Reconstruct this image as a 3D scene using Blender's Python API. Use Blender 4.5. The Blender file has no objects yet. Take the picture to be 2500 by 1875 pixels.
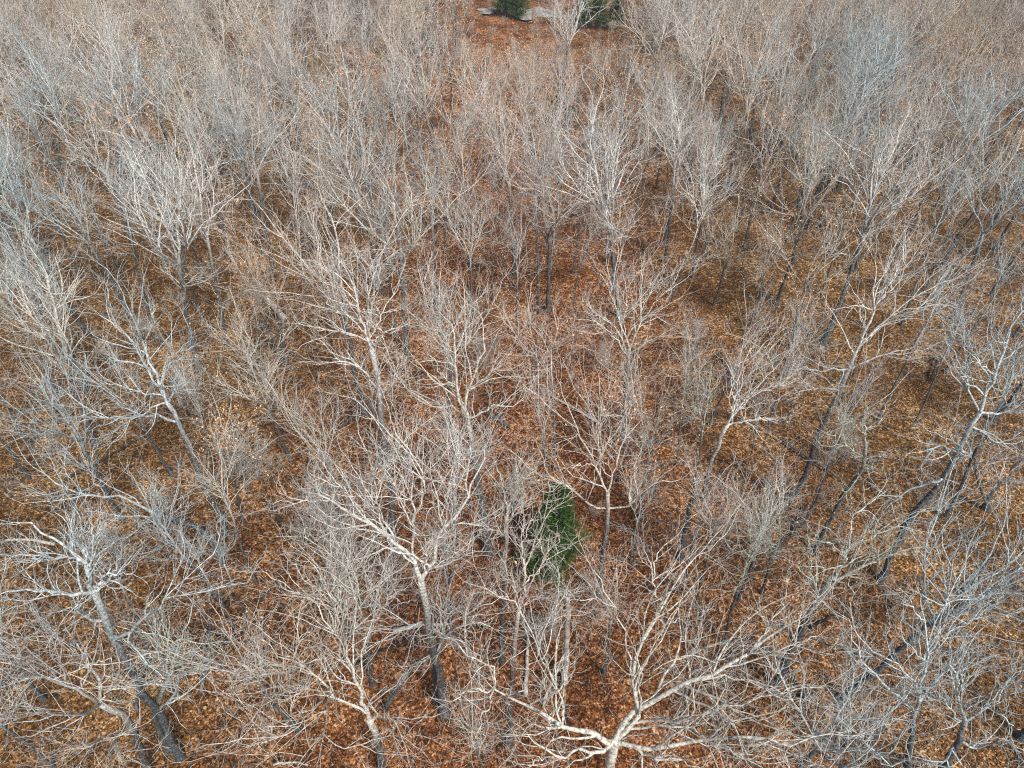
import bpy, math, random
import numpy as np

# ------------------------------------------------------------------ camera, sky, sun, exposure
scene = bpy.context.scene
CAM_H, PITCH, HFOV = 36.0, math.radians(42.0), math.radians(73.0)
cam = bpy.data.cameras.new('camera')
cam_o = bpy.data.objects.new('camera', cam)
scene.collection.objects.link(cam_o)
cam_o.location = (0, 0, CAM_H)
cam_o.rotation_euler = (math.pi / 2 - PITCH, 0, 0)
cam.sensor_fit = 'HORIZONTAL'
cam.angle = HFOV
cam.clip_start = 0.1
cam.clip_end = 4000
scene.camera = cam_o

SUN_EL, SUN_AZ = math.radians(50), math.radians(148)      # azimuth from +Y (ahead), negative = left
world = bpy.data.worlds.new('World')
scene.world = world
world.use_nodes = True
wn, wl = world.node_tree.nodes, world.node_tree.links
wn.clear()
sky = wn.new('ShaderNodeTexSky')
sky.sky_type = 'NISHITA'
sky.sun_disc = False
sky.sun_elevation = SUN_EL
sky.sun_rotation = SUN_AZ
sky.air_density = 1.0
sky.dust_density = 3.0
sky.ozone_density = 1.0
bg = wn.new('ShaderNodeBackground')
bg.inputs['Strength'].default_value = 0.10
wo = wn.new('ShaderNodeOutputWorld')
wl.new(sky.outputs[0], bg.inputs['Color'])
wl.new(bg.outputs[0], wo.inputs['Surface'])

sun = bpy.data.lights.new('sun', 'SUN')
sun.energy = 3.2
sun.angle = math.radians(14)
sun.color = (1.0, 0.975, 0.94)
sun_o = bpy.data.objects.new('sun', sun)
scene.collection.objects.link(sun_o)
sd = np.array([math.sin(SUN_AZ) * math.cos(SUN_EL), math.cos(SUN_AZ) * math.cos(SUN_EL), math.sin(SUN_EL)])
from mathutils import Vector
sun_o.rotation_euler = Vector(sd).to_track_quat('Z', 'Y').to_euler()

scene.view_settings.view_transform = 'Standard'
scene.view_settings.look = 'None'
scene.view_settings.gamma = 1
scene.view_settings.use_curve_mapping = False
scene.view_settings.exposure = 0.68
scene.cycles.use_denoising = False
scene.cycles.max_bounces = 5
scene.cycles.diffuse_bounces = 3
scene.cycles.pixel_filter_type = 'BLACKMAN_HARRIS'
scene.cycles.filter_width = 1.15

rng = np.random.default_rng(7)
random.seed(7)
COL = scene.collection

# ------------------------------------------------------------------ where a point of the picture lies in the world
F = 1250.0 / math.tan(HFOV / 2)
SP, CP = math.sin(PITCH), math.cos(PITCH)
CROPS = dict(a=(0, 0), b=(800, 0), c=(1600, 0), d=(0, 600), e=(800, 600), f=(1600, 600),
             g=(0, 1200), h=(800, 1200), i=(1600, 1200), F=None)
KS = 900.0 / 2212.0

def full(c, x, y):
    o = CROPS[c]
    return (x, y) if o is None else (o[0] + x * KS, o[1] + y * KS)

def ray(px, py):
    u, v = (px - 1250.0) / F, -(py - 937.5) / F
    return np.array([u, CP + v * SP, -SP + v * CP])

def on_ground(px, py, z=0.0):
    r = ray(px, py)
    t = (CAM_H - z) / -r[2]
    return np.array([r[0] * t, r[1] * t, z])

def on_plane(px, py, Y):
    r = ray(px, py)
    t = Y / r[1]
    return np.array([r[0] * t, Y, CAM_H + r[2] * t])

def project(p):
    d = p[1] * CP - (p[2] - CAM_H) * SP
    v = p[1] * SP + (p[2] - CAM_H) * CP
    return 1250 + F * p[0] / d, 937.5 - F * v / d

# ------------------------------------------------------------------ materials
def new_mat(name):
    m = bpy.data.materials.new(name)
    m.use_nodes = True
    nt = m.node_tree
    b = nt.nodes['Principled BSDF']
    b.inputs['Specular IOR Level'].default_value = 0.15
    b.inputs['Roughness'].default_value = 0.9
    return m, nt, b

def ramp(nt, stops, fac=None, interp='LINEAR'):
    r = nt.nodes.new('ShaderNodeValToRGB')
    r.color_ramp.interpolation = interp
    el = r.color_ramp.elements
    while len(el) < len(stops):
        el.new(0.5)
    for e, (p, c) in zip(el, stops):
        e.position = p
        e.color = (*c, 1)
    if fac is not None:
        nt.links.new(fac, r.inputs[0])
    return r

def mixc(nt, a, b, fac, mode='MIX'):
    m = nt.nodes.new('ShaderNodeMix')
    m.data_type = 'RGBA'
    m.blend_type = mode
    for s, v in ((m.inputs[6], a), (m.inputs[7], b), (m.inputs[0], fac)):
        if hasattr(v, 'links'):
            nt.links.new(v, s)
        elif isinstance(v, (int, float)):
            s.default_value = v
        else:
            s.default_value = (*v, 1)
    return m.outputs[2]

def noise(nt, scale, detail=3, rough=0.55, vec=None):
    n = nt.nodes.new('ShaderNodeTexNoise')
    n.inputs['Scale'].default_value = scale
    n.inputs['Detail'].default_value = detail
    n.inputs['Roughness'].default_value = rough
    if vec is not None:
        nt.links.new(vec, n.inputs['Vector'])
    return n

def bark_material(name, random_tint=False):
    m, nt, b = new_mat(name)
    tc = nt.nodes.new('ShaderNodeTexCoord')
    mp = nt.nodes.new('ShaderNodeMapping')
    mp.inputs['Scale'].default_value = (1, 1, 0.3)
    nt.links.new(tc.outputs['Object'], mp.inputs[0])
    at = nt.nodes.new('ShaderNodeAttribute')
    at.attribute_name = 'pale'
    fine = noise(nt, 22, 3, 0.6, mp.outputs[0])
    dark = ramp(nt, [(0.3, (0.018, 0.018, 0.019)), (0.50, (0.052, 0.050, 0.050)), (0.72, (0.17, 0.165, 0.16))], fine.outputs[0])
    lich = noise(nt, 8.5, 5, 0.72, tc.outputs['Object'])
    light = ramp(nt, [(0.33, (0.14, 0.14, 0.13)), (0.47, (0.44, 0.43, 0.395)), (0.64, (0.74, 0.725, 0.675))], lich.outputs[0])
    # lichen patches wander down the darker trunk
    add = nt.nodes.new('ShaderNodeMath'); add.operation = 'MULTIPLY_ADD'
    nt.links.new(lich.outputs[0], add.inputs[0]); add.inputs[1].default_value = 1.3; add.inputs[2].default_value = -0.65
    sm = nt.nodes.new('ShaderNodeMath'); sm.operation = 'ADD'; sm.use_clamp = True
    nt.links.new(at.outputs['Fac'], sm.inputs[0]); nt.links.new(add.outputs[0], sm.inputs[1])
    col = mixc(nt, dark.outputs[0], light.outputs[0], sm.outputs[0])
    oi = nt.nodes.new('ShaderNodeObjectInfo')
    if random_tint:
        tint = ramp(nt, [(0, (0.72, 0.76, 0.80)), (0.2, (0.98, 0.94, 0.88)), (0.45, (0.86, 0.74, 0.62)), (0.7, (0.95, 0.92, 0.88)), (1, (1.18, 1.15, 1.14))], oi.outputs['Random']).outputs[0]
    else:
        tint = oi.outputs['Color']
    col = mixc(nt, col, tint, 1.0, 'MULTIPLY')
    nt.links.new(col, b.inputs['Base Color'])
    bp = nt.nodes.new('ShaderNodeBump')
    bp.inputs['Strength'].default_value = 0.5
    bp.inputs['Distance'].default_value = 0.03
    nt.links.new(fine.outputs[0], bp.inputs['Height'])
    nt.links.new(bp.outputs[0], b.inputs['Normal'])
    return m

M_BARK = bark_material('bark')
M_BARK_FAR = bark_material('bark_woodland', True)

def lens_cast(nt):  # mask growing to both sides, for the lens colour cast painted into the floor
    geo = nt.nodes.new('ShaderNodeNewGeometry'); pos = geo.outputs['Position']
    sx = nt.nodes.new('ShaderNodeSeparateXYZ'); nt.links.new(pos, sx.inputs[0])
    ab = nt.nodes.new('ShaderNodeMath'); ab.operation = 'ABSOLUTE'; nt.links.new(sx.outputs[0], ab.inputs[0])
    nb = noise(nt, 0.06, 3, 0.6, pos)
    mm = nt.nodes.new('ShaderNodeMath'); mm.operation = 'MULTIPLY_ADD'; nt.links.new(nb.outputs[0], mm.inputs[0]); mm.inputs[1].default_value = 22; nt.links.new(ab.outputs[0], mm.inputs[2])
    mr = nt.nodes.new('ShaderNodeMapRange'); nt.links.new(mm.outputs[0], mr.inputs[0]); mr.inputs[1].default_value = 17; mr.inputs[2].default_value = 34
    return mr.outputs[0]

def leaf_material(name, stops):
    m, nt, b = new_mat(name)
    at = nt.nodes.new('ShaderNodeAttribute')
    at.attribute_name = 'tone'
    r = ramp(nt, stops, at.outputs['Fac'])
    col = r.outputs[0]
    if name == 'fallen_leaf':       # lens colour cast towards the sides, painted into the fallen leaves
        col = mixc(nt, col, mixc(nt, col, (.86, 1.06, .95), 1.0, 'MULTIPLY'), lens_cast(nt))
    if name == 'dry_oak_leaf':      # some trees hold redder leaves than others
        oi = nt.nodes.new('ShaderNodeObjectInfo')
        tt = ramp(nt, [(0, (0.80, 0.60, 0.44)), (0.3, (1.05, 0.95, 0.82)), (0.55, (0.95, 0.70, 0.48)), (0.8, (1.12, 1.05, 1.0)), (1, (0.85, 0.76, 0.55))], oi.outputs['Random'])
        col = mixc(nt, col, tt.outputs[0], 1.0, 'MULTIPLY')
    nt.links.new(col, b.inputs['Base Color'])
    b.inputs['Roughness'].default_value = 0.7
    b.inputs['Specular IOR Level'].default_value = 0.3
    return m

M_LEAF = leaf_material('dry_oak_leaf', [(0, (0.36, 0.16, 0.06)), (0.35, (0.54, 0.30, 0.13)), (0.7, (0.64, 0.42, 0.23)), (1, (0.76, 0.58, 0.40))])
M_LITTER = leaf_material('fallen_leaf', [(0, (0.025, 0.010, 0.004)), (0.33, (0.105, 0.034, 0.010)), (0.62, (0.26, 0.088, 0.025)), (0.87, (0.38, 0.165, 0.062)), (1, (0.58, 0.37, 0.20))])
M_NEEDLE = leaf_material('cedar_needle', [(0, (0.015, 0.045, 0.008)), (0.5, (0.034, 0.085, 0.016)), (1, (0.10, 0.15, 0.032))])

def wood_material(name, stops, scale=9):
    m, nt, b = new_mat(name)
    tc = nt.nodes.new('ShaderNodeTexCoord')
    n = noise(nt, scale, 4, 0.65, tc.outputs['Object'])
    r = ramp(nt, stops, n.outputs[0])
    nt.links.new(r.outputs[0], b.inputs['Base Color'])
    bp = nt.nodes.new('ShaderNodeBump'); bp.inputs['Strength'].default_value = 0.6; bp.inputs['Distance'].default_value = 0.03
    nt.links.new(n.outputs[0], bp.inputs['Height']); nt.links.new(bp.outputs[0], b.inputs['Normal'])
    return m

M_DEAD = wood_material('bleached_wood', [(0.3, (0.05, 0.045, 0.04)), (0.42, (0.30, 0.27, 0.23)), (0.6, (0.52, 0.47, 0.40)), (0.75, (0.64, 0.58, 0.50))], 3.5)
M_ROT = wood_material('dark_log_bark', [(0.3, (0.018, 0.015, 0.013)), (0.6, (0.055, 0.045, 0.038)), (0.8, (0.14, 0.12, 0.10))])

def ground_material():
    m, nt, b = new_mat('leaf_litter_ground')
    geo = nt.nodes.new('ShaderNodeNewGeometry')
    pos = geo.outputs['Position']
    wv = noise(nt, 9, 2, 0.5, pos)
    wmx = nt.nodes.new('ShaderNodeVectorMath'); wmx.operation = 'MULTIPLY_ADD'
    nt.links.new(wv.outputs['Color'], wmx.inputs[0]); wmx.inputs[1].default_value = (0.10, 0.10, 0.10); nt.links.new(pos, wmx.inputs[2])
    v1 = nt.nodes.new('ShaderNodeTexVoronoi'); v1.inputs['Scale'].default_value = 11
    nt.links.new(wmx.outputs[0], v1.inputs['Vector'])
    v2 = nt.nodes.new('ShaderNodeTexVoronoi'); v2.inputs['Scale'].default_value = 6
    nt.links.new(wmx.outputs[0], v2.inputs['Vector'])
    s1 = nt.nodes.new('ShaderNodeSeparateColor'); nt.links.new(v1.outputs['Color'], s1.inputs[0])
    s2 = nt.nodes.new('ShaderNodeSeparateColor'); nt.links.new(v2.outputs['Color'], s2.inputs[0])
    avg = nt.nodes.new('ShaderNodeMath'); avg.operation = 'MULTIPLY_ADD'
    nt.links.new(s2.outputs[0], avg.inputs[0]); avg.inputs[1].default_value = 0.35
    sc = nt.nodes.new('ShaderNodeMath'); sc.operation = 'MULTIPLY'; nt.links.new(s1.outputs[0], sc.inputs[0]); sc.inputs[1].default_value = 0.65
    nt.links.new(sc.outputs[0], avg.inputs[2])
    # broad damp and dry patches
    big = noise(nt, 0.22, 5, 0.62, pos)
    mid = noise(nt, 1.3, 4, 0.6, pos)
    fsum = nt.nodes.new('ShaderNodeMath'); fsum.operation = 'MULTIPLY_ADD'
    nt.links.new(mid.outputs[0], fsum.inputs[0]); fsum.inputs[1].default_value = 0.7; nt.links.new(avg.outputs[0], fsum.inputs[2])
    f2 = nt.nodes.new('ShaderNodeMath'); f2.operation = 'MULTIPLY_ADD'
    nt.links.new(big.outputs[0], f2.inputs[0]); f2.inputs[1].default_value = 0.95; nt.links.new(fsum.outputs[0], f2.inputs[2])
    f3 = nt.nodes.new('ShaderNodeMath'); f3.operation = 'SUBTRACT'; nt.links.new(f2.outputs[0], f3.inputs[0]); f3.inputs[1].default_value = 0.83
    rr = ramp(nt, [(0.05, (0.018, 0.009, 0.005)), (0.33, (0.052, 0.019, 0.006)), (0.58, (0.165, 0.058, 0.017)), (0.80, (0.34, 0.135, 0.045)), (0.97, (0.60, 0.37, 0.20))], f3.outputs[0])
    oo = ramp(nt, [(0.05, (0.016, 0.012, 0.005)), (0.33, (0.046, 0.023, 0.007)), (0.58, (0.140, 0.066, 0.019)), (0.80, (0.29, 0.145, 0.048)), (0.97, (0.52, 0.36, 0.18))], f3.outputs[0])
    col = mixc(nt, rr.outputs[0], oo.outputs[0], lens_cast(nt))  # greener at the sides: the lens cast is painted into the ground colour
    nt.links.new(col, b.inputs['Base Color'])
    bp = nt.nodes.new('ShaderNodeBump'); bp.inputs['Strength'].default_value = 0.9; bp.inputs['Distance'].default_value = 0.05
    nt.links.new(avg.outputs[0], bp.inputs['Height']); nt.links.new(bp.outputs[0], b.inputs['Normal'])
    return m

# ------------------------------------------------------------------ objects
def put(name, me, parent=None, mat=None, loc=None, **props):
    o = bpy.data.objects.new(name, me)
    COL.objects.link(o)
    if parent is not None:
        o.parent = parent
    if loc is not None:
        o.location = loc
    if mat is not None and me is not None and not me.materials:
        me.materials.append(mat)
    for k, v in props.items():
        if v is not None:
            o[k] = v
    return o

def mesh_quads(name, V, Q, T=None, attr=None, smooth=True):
    me = bpy.data.meshes.new(name)
    V = np.asarray(V, np.float32)
    me.vertices.add(len(V)); me.vertices.foreach_set('co', V.ravel())
    nq = 0 if Q is None else len(Q)
    ntr = 0 if T is None else len(T)
    idx = []
    if nq: idx.append(np.asarray(Q, np.int32).ravel())
    if ntr: idx.append(np.asarray(T, np.int32).ravel())
    idx = np.concatenate(idx)
    me.loops.add(len(idx)); me.loops.foreach_set('vertex_index', idx)
    me.polygons.add(nq + ntr)
    starts = np.concatenate([np.arange(nq) * 4, nq * 4 + np.arange(ntr) * 3]).astype(np.int32)
    me.polygons.foreach_set('loop_start', starts)
    me.polygons.foreach_set('use_smooth', np.full(nq + ntr, smooth))
    if attr:
        for k, a in attr.items():
            at = me.attributes.new(k, 'FLOAT', 'POINT')
            at.data.foreach_set('value', np.asarray(a, np.float32))
    me.update(calc_edges=True)
    return me

def unit(v):
    return v / np.maximum(np.linalg.norm(v, axis=-1, keepdims=True), 1e-9)

class Tubes:
    """collects round tapered stems as one mesh"""
    def __init__(s):
        s.V, s.Q, s.A, s.n = [], [], [], 0
    def add(s, P, R, S, pale):
        # P (N,K,3), R (N,K), pale (N,K)
        N, K, _ = P.shape
        d = np.empty_like(P)
        d[:, 1:-1] = P[:, 2:] - P[:, :-2]; d[:, 0] = P[:, 1] - P[:, 0]; d[:, -1] = P[:, -1] - P[:, -2]
        d = unit(d)
        main = unit(P[:, -1] - P[:, 0])
        ref = np.where(np.abs(main[:, 2:3]) < 0.8, np.array([[0, 0, 1.0]]), np.array([[1.0, 0, 0]]))
        u = unit(np.cross(d, ref[:, None, :]))
        w = np.cross(d, u)
        th = np.arange(S) * 2 * np.pi / S
        ring = u[:, :, None, :] * np.cos(th)[:, None] + w[:, :, None, :] * np.sin(th)[:, None]
        V = P[:, :, None, :] + ring * R[:, :, None, None]
        s.V.append(V.reshape(-1, 3))
        s.A.append(np.repeat(pale.reshape(-1), S))
        base = s.n + (np.arange(N) * K * S)[:, None, None] + (np.arange(K - 1) * S)[None, :, None]
        j = np.arange(S)[None, None, :]; j2 = (j + 1) % S
        q = np.stack([base + j, base + j2, base + S + j2, base + S + j], -1)
        s.Q.append(q.reshape(-1, 4))
        s.n += N * K * S
    def mesh(s, name):
        return mesh_quads(name, np.concatenate(s.V), np.concatenate(s.Q), attr={'pale': np.concatenate(s.A)})

def grow(P0, D0, L, K, wig, up, r):
    N = len(P0)
    P = np.empty((N, K + 1, 3)); P[:, 0] = P0
    d = unit(D0)
    st = (L / K)[:, None]
    for k in range(K):
        d = unit(d + wig * r.normal(size=(N, 3)) + np.array([0, 0, up]))
        P[:, k + 1] = P[:, k] + d * st
    return P

def sprout(P, R, L, per, t0, t1, ang, ratio, r, keep_up=0.25, end=True, rmul=0.65):
    """side shoots: returns start, direction, length, start radius"""
    N, K1, _ = P.shape
    t = np.linspace(t0, t1, per)[None, :] + r.uniform(-0.5, 0.5, (N, per)) * (t1 - t0) / per
    if end:
        t[:, -1] = 1.0
        t[:, -2] = 0.98
    t = np.clip(t, 0.02, 1.0)
    f = t * (K1 - 1); i = np.minimum(f.astype(int), K1 - 2); fr = (f - i)[..., None]
    n = np.arange(N)[:, None]
    p = P[n, i] * (1 - fr) + P[n, i + 1] * fr
    d = unit(P[n, i + 1] - P[n, i])
    rad = R[n, i] * (1 - fr[..., 0]) + R[n, i + 1] * fr[..., 0]
    a = r.uniform(ang[0], ang[1], (N, per))
    a = np.where(t > 0.95, a * 0.55, a)
    rv = unit(r.normal(size=(N, per, 3)))
    side = unit(np.cross(d, rv))
    c = d * np.cos(a)[..., None] + side * np.sin(a)[..., None]
    c[..., 2] += keep_up
    c = unit(c)
    ln = L[:, None] * r.uniform(ratio[0], ratio[1], (N, per)) * (1.1 - 0.55 * t)
    return p.reshape(-1, 3), c.reshape(-1, 3), ln.reshape(-1), np.maximum(rad * rmul, 0.004).reshape(-1)

def taper(r0, r1, K):
    return r0[:, None] * (1 - np.linspace(0, 1, K + 1)[None, :]) + r1[:, None] * np.linspace(0, 1, K + 1)[None, :]

def leaves_mesh(name, pts, r, size=0.09, droop=0.5, tone=(0, 1)):
    n = len(pts)
    a = unit(r.normal(size=(n, 3)) + np.array([0, 0, -droop]))
    b = unit(np.cross(a, r.normal(size=(n, 3))))
    s = size * r.uniform(0.6, 1.35, n)[:, None]
    nrm = np.cross(a, b)
    p0 = pts; p1 = pts + a * s * 0.55 + b * s * 0.36 + nrm * s * 0.12
    p2 = pts + a * s * 1.15; p3 = pts + a * s * 0.55 - b * s * 0.36 + nrm * s * 0.12
    V = np.stack([p0, p1, p2, p3], 1).reshape(-1, 3)
    k = np.arange(n)[:, None] * 4
    T = np.concatenate([k + [0, 1, 2], k + [0, 2, 3]], 0)
    tn = np.repeat(r.uniform(tone[0], tone[1], n), 4)
    return mesh_quads(name, V, None, T, attr={'tone': tn}, smooth=False)

def twig_out(tb, limbs, r, zpale, dens=1.0, leafy=0.0, fine=1.0, up=0.10, lat=1.0, tip_r=1.0):
    """branches, branchlets and twigs on a list of limbs [(P(K,3), R(K))]; fills tube collector; returns leaf points"""
    B0, BD, BL, BR = [], [], [], []
    for P, R in limbs:
        L = np.linalg.norm(np.diff(P, axis=0), axis=1).sum()
        per = max(5, int(L * 1.08 * dens))
        p, d, l, rr = sprout(P[None], R[None], np.array([L]), per, 0.14, 1.0, (0.45, 1.05), (0.36, 0.72), r, 0.16)
        l = np.clip(l, 0.8, 4.3) * lat
        B0.append(p); BD.append(d); BL.append(l); BR.append(np.minimum(rr, 0.012 + 0.0140 * l))
    P0, D0, L, RR = map(np.concatenate, (B0, BD, BL, BR))
    K = 6
    PB = grow(P0, D0, L, K, 0.20, up * 0.55, r); RB = taper(RR, RR * 0.25 + 0.003, K)
    tb.add(PB, RB, 4, np.ones(RB.shape))
    per = max(4, int(round(5.6 * dens)))
    p, d, l, rr = sprout(PB, RB, L, per, 0.15, 1.0, (0.45, 1.0), (0.36, 0.66), r, 0.12)
    l = np.clip(l, 0.35, 2.1); rr = np.minimum(rr, 0.0065 + 0.0095 * l)
    K = 4
    PC = grow(p, d, l, K, 0.24, up * 0.45, r); RC = taper(rr * tip_r, rr * 0.4 * tip_r + 0.003, K)
    tb.add(PC, RC, 3, np.full(RC.shape, 0.92))
    per = max(2, int(round(2.7 * fine)))
    p, d, l, rr = sprout(PC, RC, l, per, 0.12, 1.0, (0.35, 0.9), (0.40, 0.8), r, 0.12)
    l = np.clip(l, 0.18, 0.75)
    K = 2
    PD = grow(p, d, l, K, 0.25, up * 0.6, r)
    RD = taper(np.full(len(l), 0.0064) * tip_r, np.full(len(l), 0.0034) * tip_r, K)
    tb.add(PD, RD, 3, np.full(RD.shape, 0.66))
    pts = None
    if leafy > 0:
        m = r.random(len(PD)) < leafy
        a = PD[m]
        t = r.random((len(a), 1))
        pts = a[:, 1] * (1 - t) + a[:, 2] * t
    return pts

def sm(x, a, b):
    t = np.clip((x - a) / (b - a), 0, 1)
    return t * t * (3 - 2 * t)

def resample(P, n):
    """smooth curve through the points, n samples"""
    P = np.asarray(P, float)
    if len(P) == 2:
        t = np.linspace(0, 1, n)[:, None]
        return P[0] * (1 - t) + P[1] * t
    Q = np.vstack([2 * P[0] - P[1], P, 2 * P[-1] - P[-2]])
    seg = np.linalg.norm(np.diff(P, axis=0), axis=1); cum = np.concatenate([[0], np.cumsum(seg)])
    out = []
    for s in np.linspace(0, cum[-1], n):
        k = min(np.searchsorted(cum, s, side='right') - 1, len(seg) - 1)
        t = (s - cum[k]) / max(seg[k], 1e-6)
        p0, p1, p2, p3 = Q[k], Q[k + 1], Q[k + 2], Q[k + 3]
        out.append(0.5 * ((2 * p1) + (-p0 + p2) * t + (2 * p0 - 5 * p1 + 4 * p2 - p3) * t * t + (-p0 + 3 * p1 - 3 * p2 + p3) * t ** 3))
    return np.array(out)

def trunk_mesh(P, R, pale, r, sides=9):
    tb = Tubes()
    e = unit(P[-1] - P[-2])
    P = np.vstack([P, P[-1] + e * R[-1] * .5, P[-1] + e * R[-1] * .75]); R = np.concatenate([R, [R[-1] * .7, R[-1] * .05]])
    pale = np.concatenate([pale, pale[-1:], pale[-1:]])
    flare = 1 + 0.5 * np.exp(-np.maximum(P[:, 2] - P[0, 2], 0) / 0.30)
    tb.add(P[None], (R * flare * r.uniform(0.94, 1.06, len(R)))[None], sides, pale[None])
    return tb.mesh('trunk')

# ------------------------------------------------------------------ kinds of tree
def tree_kind(seed, H=17.0, fork=0.52, nl=5, low=3, spread=(0.30, 0.75), r0=0.22, dens=1.0, fine=1.0, leafy=0.0, limb_len=0.48,
              up=0.10, wig=0.15, lat=1.0, joined=False, tip_r=1.0, leaf_size=0.10):
    r = np.random.default_rng(seed)
    K = 9
    r0 *= .84
    dens *= .84 if H > 9 else 1
    fine *= .85
    lean = r.normal(size=2) * 0.035
    fh = H * fork
    z = np.linspace(0, fh, K)
    wx = np.cumsum(r.normal(size=(K, 2)) * 0.05, axis=0); wx[0] = 0
    TP = np.column_stack([lean[0] * z + wx[:, 0], lean[1] * z + wx[:, 1], z - 0.0])
    TP[0, 2] = -0.15
    TR = np.linspace(r0, r0 * 0.68, K)
    limbs = []
    az = r.uniform(0, 6.28)
    for k in range(nl):
        az += 2 * math.pi / nl + r.normal() * 0.35
        a = r.uniform(*spread) if k else 0.12
        d = np.array([math.cos(az) * math.sin(a), math.sin(az) * math.sin(a), math.cos(a)])
        L = H * limb_len * r.uniform(0.8, 1.1) * (1 if k else 1.1)
        L = min(L, (H - fh) / max(0.45, math.cos(a * 0.9)) * 1.02)
        st = TP[-1] if k < 3 else TP[-1] * 0.5 + TP[-2] * 0.5
        P = grow(st[None], d[None], np.array([L]), 8, wig, 0.08, r)[0]
        rr = TR[-1] * r.uniform(0.5, 0.72) * (1.25 if k == 0 else 1)
        limbs.append((P, np.linspace(rr, 0.022, 9)))
    for k in range(low):
        az2 = r.uniform(0, 6.28); t = r.uniform(0.55, 0.95)
        i = t * (K - 1); i0 = int(i); st = TP[i0] + (TP[min(i0 + 1, K - 1)] - TP[i0]) * (i - i0)
        a = r.uniform(0.8, 1.25)
        d = np.array([math.cos(az2) * math.sin(a), math.sin(az2) * math.sin(a), math.cos(a)])
        L = H * r.uniform(0.12, 0.26)
        P = grow(st[None], d[None], np.array([L]), 8, wig * 1.4, 0.06, r)[0]
        limbs.append((P, np.linspace(TR[i0] * 0.34, 0.015, 9)))
    # two or three secondary forks on each large limb
    extra = []
    for P, R in limbs[:nl]:
        for q in range(r.integers(2, 4)):
            k = r.integers(2, 6); d = unit(P[k + 1] - P[k]); s = unit(np.cross(d, r.normal(size=3)))
            a = r.uniform(0.35, 0.7); L = np.linalg.norm(P[-1] - P[k]) * r.uniform(0.7, 1.0)
            E = grow(P[k][None], (d * math.cos(a) + s * math.sin(a) + np.array([0, 0, .1]))[None], np.array([L]), 8, wig * 1.2, 0.07, r)[0]
            extra.append((E, np.linspace(R[k] * 0.68, 0.016, 9)))
    tb = Tubes()
    pts = twig_out(tb, limbs + extra, r, None, dens, leafy, fine, up, lat, tip_r)
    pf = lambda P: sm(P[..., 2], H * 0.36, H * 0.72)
    for E, R in extra:
        tb.add(E[None], R[None], 5, np.ones((1, 9)))
    if joined:
        for P, R in limbs:
            tb.add(P[None], R[None], 5, pf(P)[None])
        tb.add(TP[None], TR[None], 6, pf(TP)[None])
    parts = []
    if not joined:
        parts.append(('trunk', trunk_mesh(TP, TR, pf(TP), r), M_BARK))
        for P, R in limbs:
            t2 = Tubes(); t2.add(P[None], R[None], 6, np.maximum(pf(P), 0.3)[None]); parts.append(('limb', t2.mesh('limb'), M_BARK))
    parts.append(('crown', tb.mesh('crown'), M_BARK if not joined else M_BARK_FAR))
    if pts is not None and len(pts):
        parts.append(('leaves', leaves_mesh('leaves', pts, r, leaf_size, tone=(0.1, 1.0)), M_LEAF))
    return dict(parts=parts, H=H, leafy=leafy > 0)

def plant_tree(kind, name, loc, scale, rotz, tilt, color, label, group, leafy=True):
    root = put(name, None, None, None, loc)
    root.empty_display_size = 0.5
    root.rotation_euler = (tilt[1], tilt[0], rotz) if False else (0, 0, 0)
    root.rotation_mode = 'QUATERNION'
    from mathutils import Quaternion
    q = Quaternion((0, 1, 0), tilt[0]) @ Quaternion((1, 0, 0), -tilt[1]) @ Quaternion((0, 0, 1), rotz)
    root.rotation_quaternion = q
    root.scale = (scale,) * 3
    root['label'] = label; root['category'] = 'tree'; root['group'] = group
    for nm, me, mt in kind['parts']:
        if nm == 'leaves' and not leafy:
            continue
        o = bpy.data.objects.new(nm, me)
        if not me.materials:
            me.materials.append(mt)
        o.parent = root
        o.color = (*color, 1)
        if nm in ('crown', 'leaves'):
            o['kind'] = 'stuff'
        COL.objects.link(o)
    return root

# ------------------------------------------------------------------ the ground
def ground():
    n = 120
    # one sheet out to the horizon, finer near the camera
    g = np.concatenate([-np.geomspace(1500, 135, 14), np.linspace(-130, 130, 131), np.geomspace(135, 1500, 14)])
    gy = np.concatenate([-np.geomspace(1500, 60, 10), np.linspace(-55, 200, 129), np.geomspace(205, 2500, 14)])
    X, Y = np.meshgrid(g, gy)
    Z = 0.10 * np.sin(X * 0.31 + 1.3 * np.sin(Y * 0.17)) + 0.08 * np.sin(Y * 0.43 + X * 0.11) - 0.1
    V = np.stack([X, Y, Z], -1).reshape(-1, 3)
    ny, nx = X.shape
    k = (np.arange(ny - 1)[:, None] * nx + np.arange(nx - 1)[None]).reshape(-1)
    Q = np.stack([k, k + 1, k + nx + 1, k + nx], -1)
    put('ground', mesh_quads('ground', V, Q), None, ground_material(), kind='structure')
ground()

def gz(x, y):
    return 0.10 * np.sin(x * 0.31 + 1.3 * np.sin(y * 0.17)) + 0.08 * np.sin(y * 0.43 + x * 0.11) - 0.1

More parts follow.
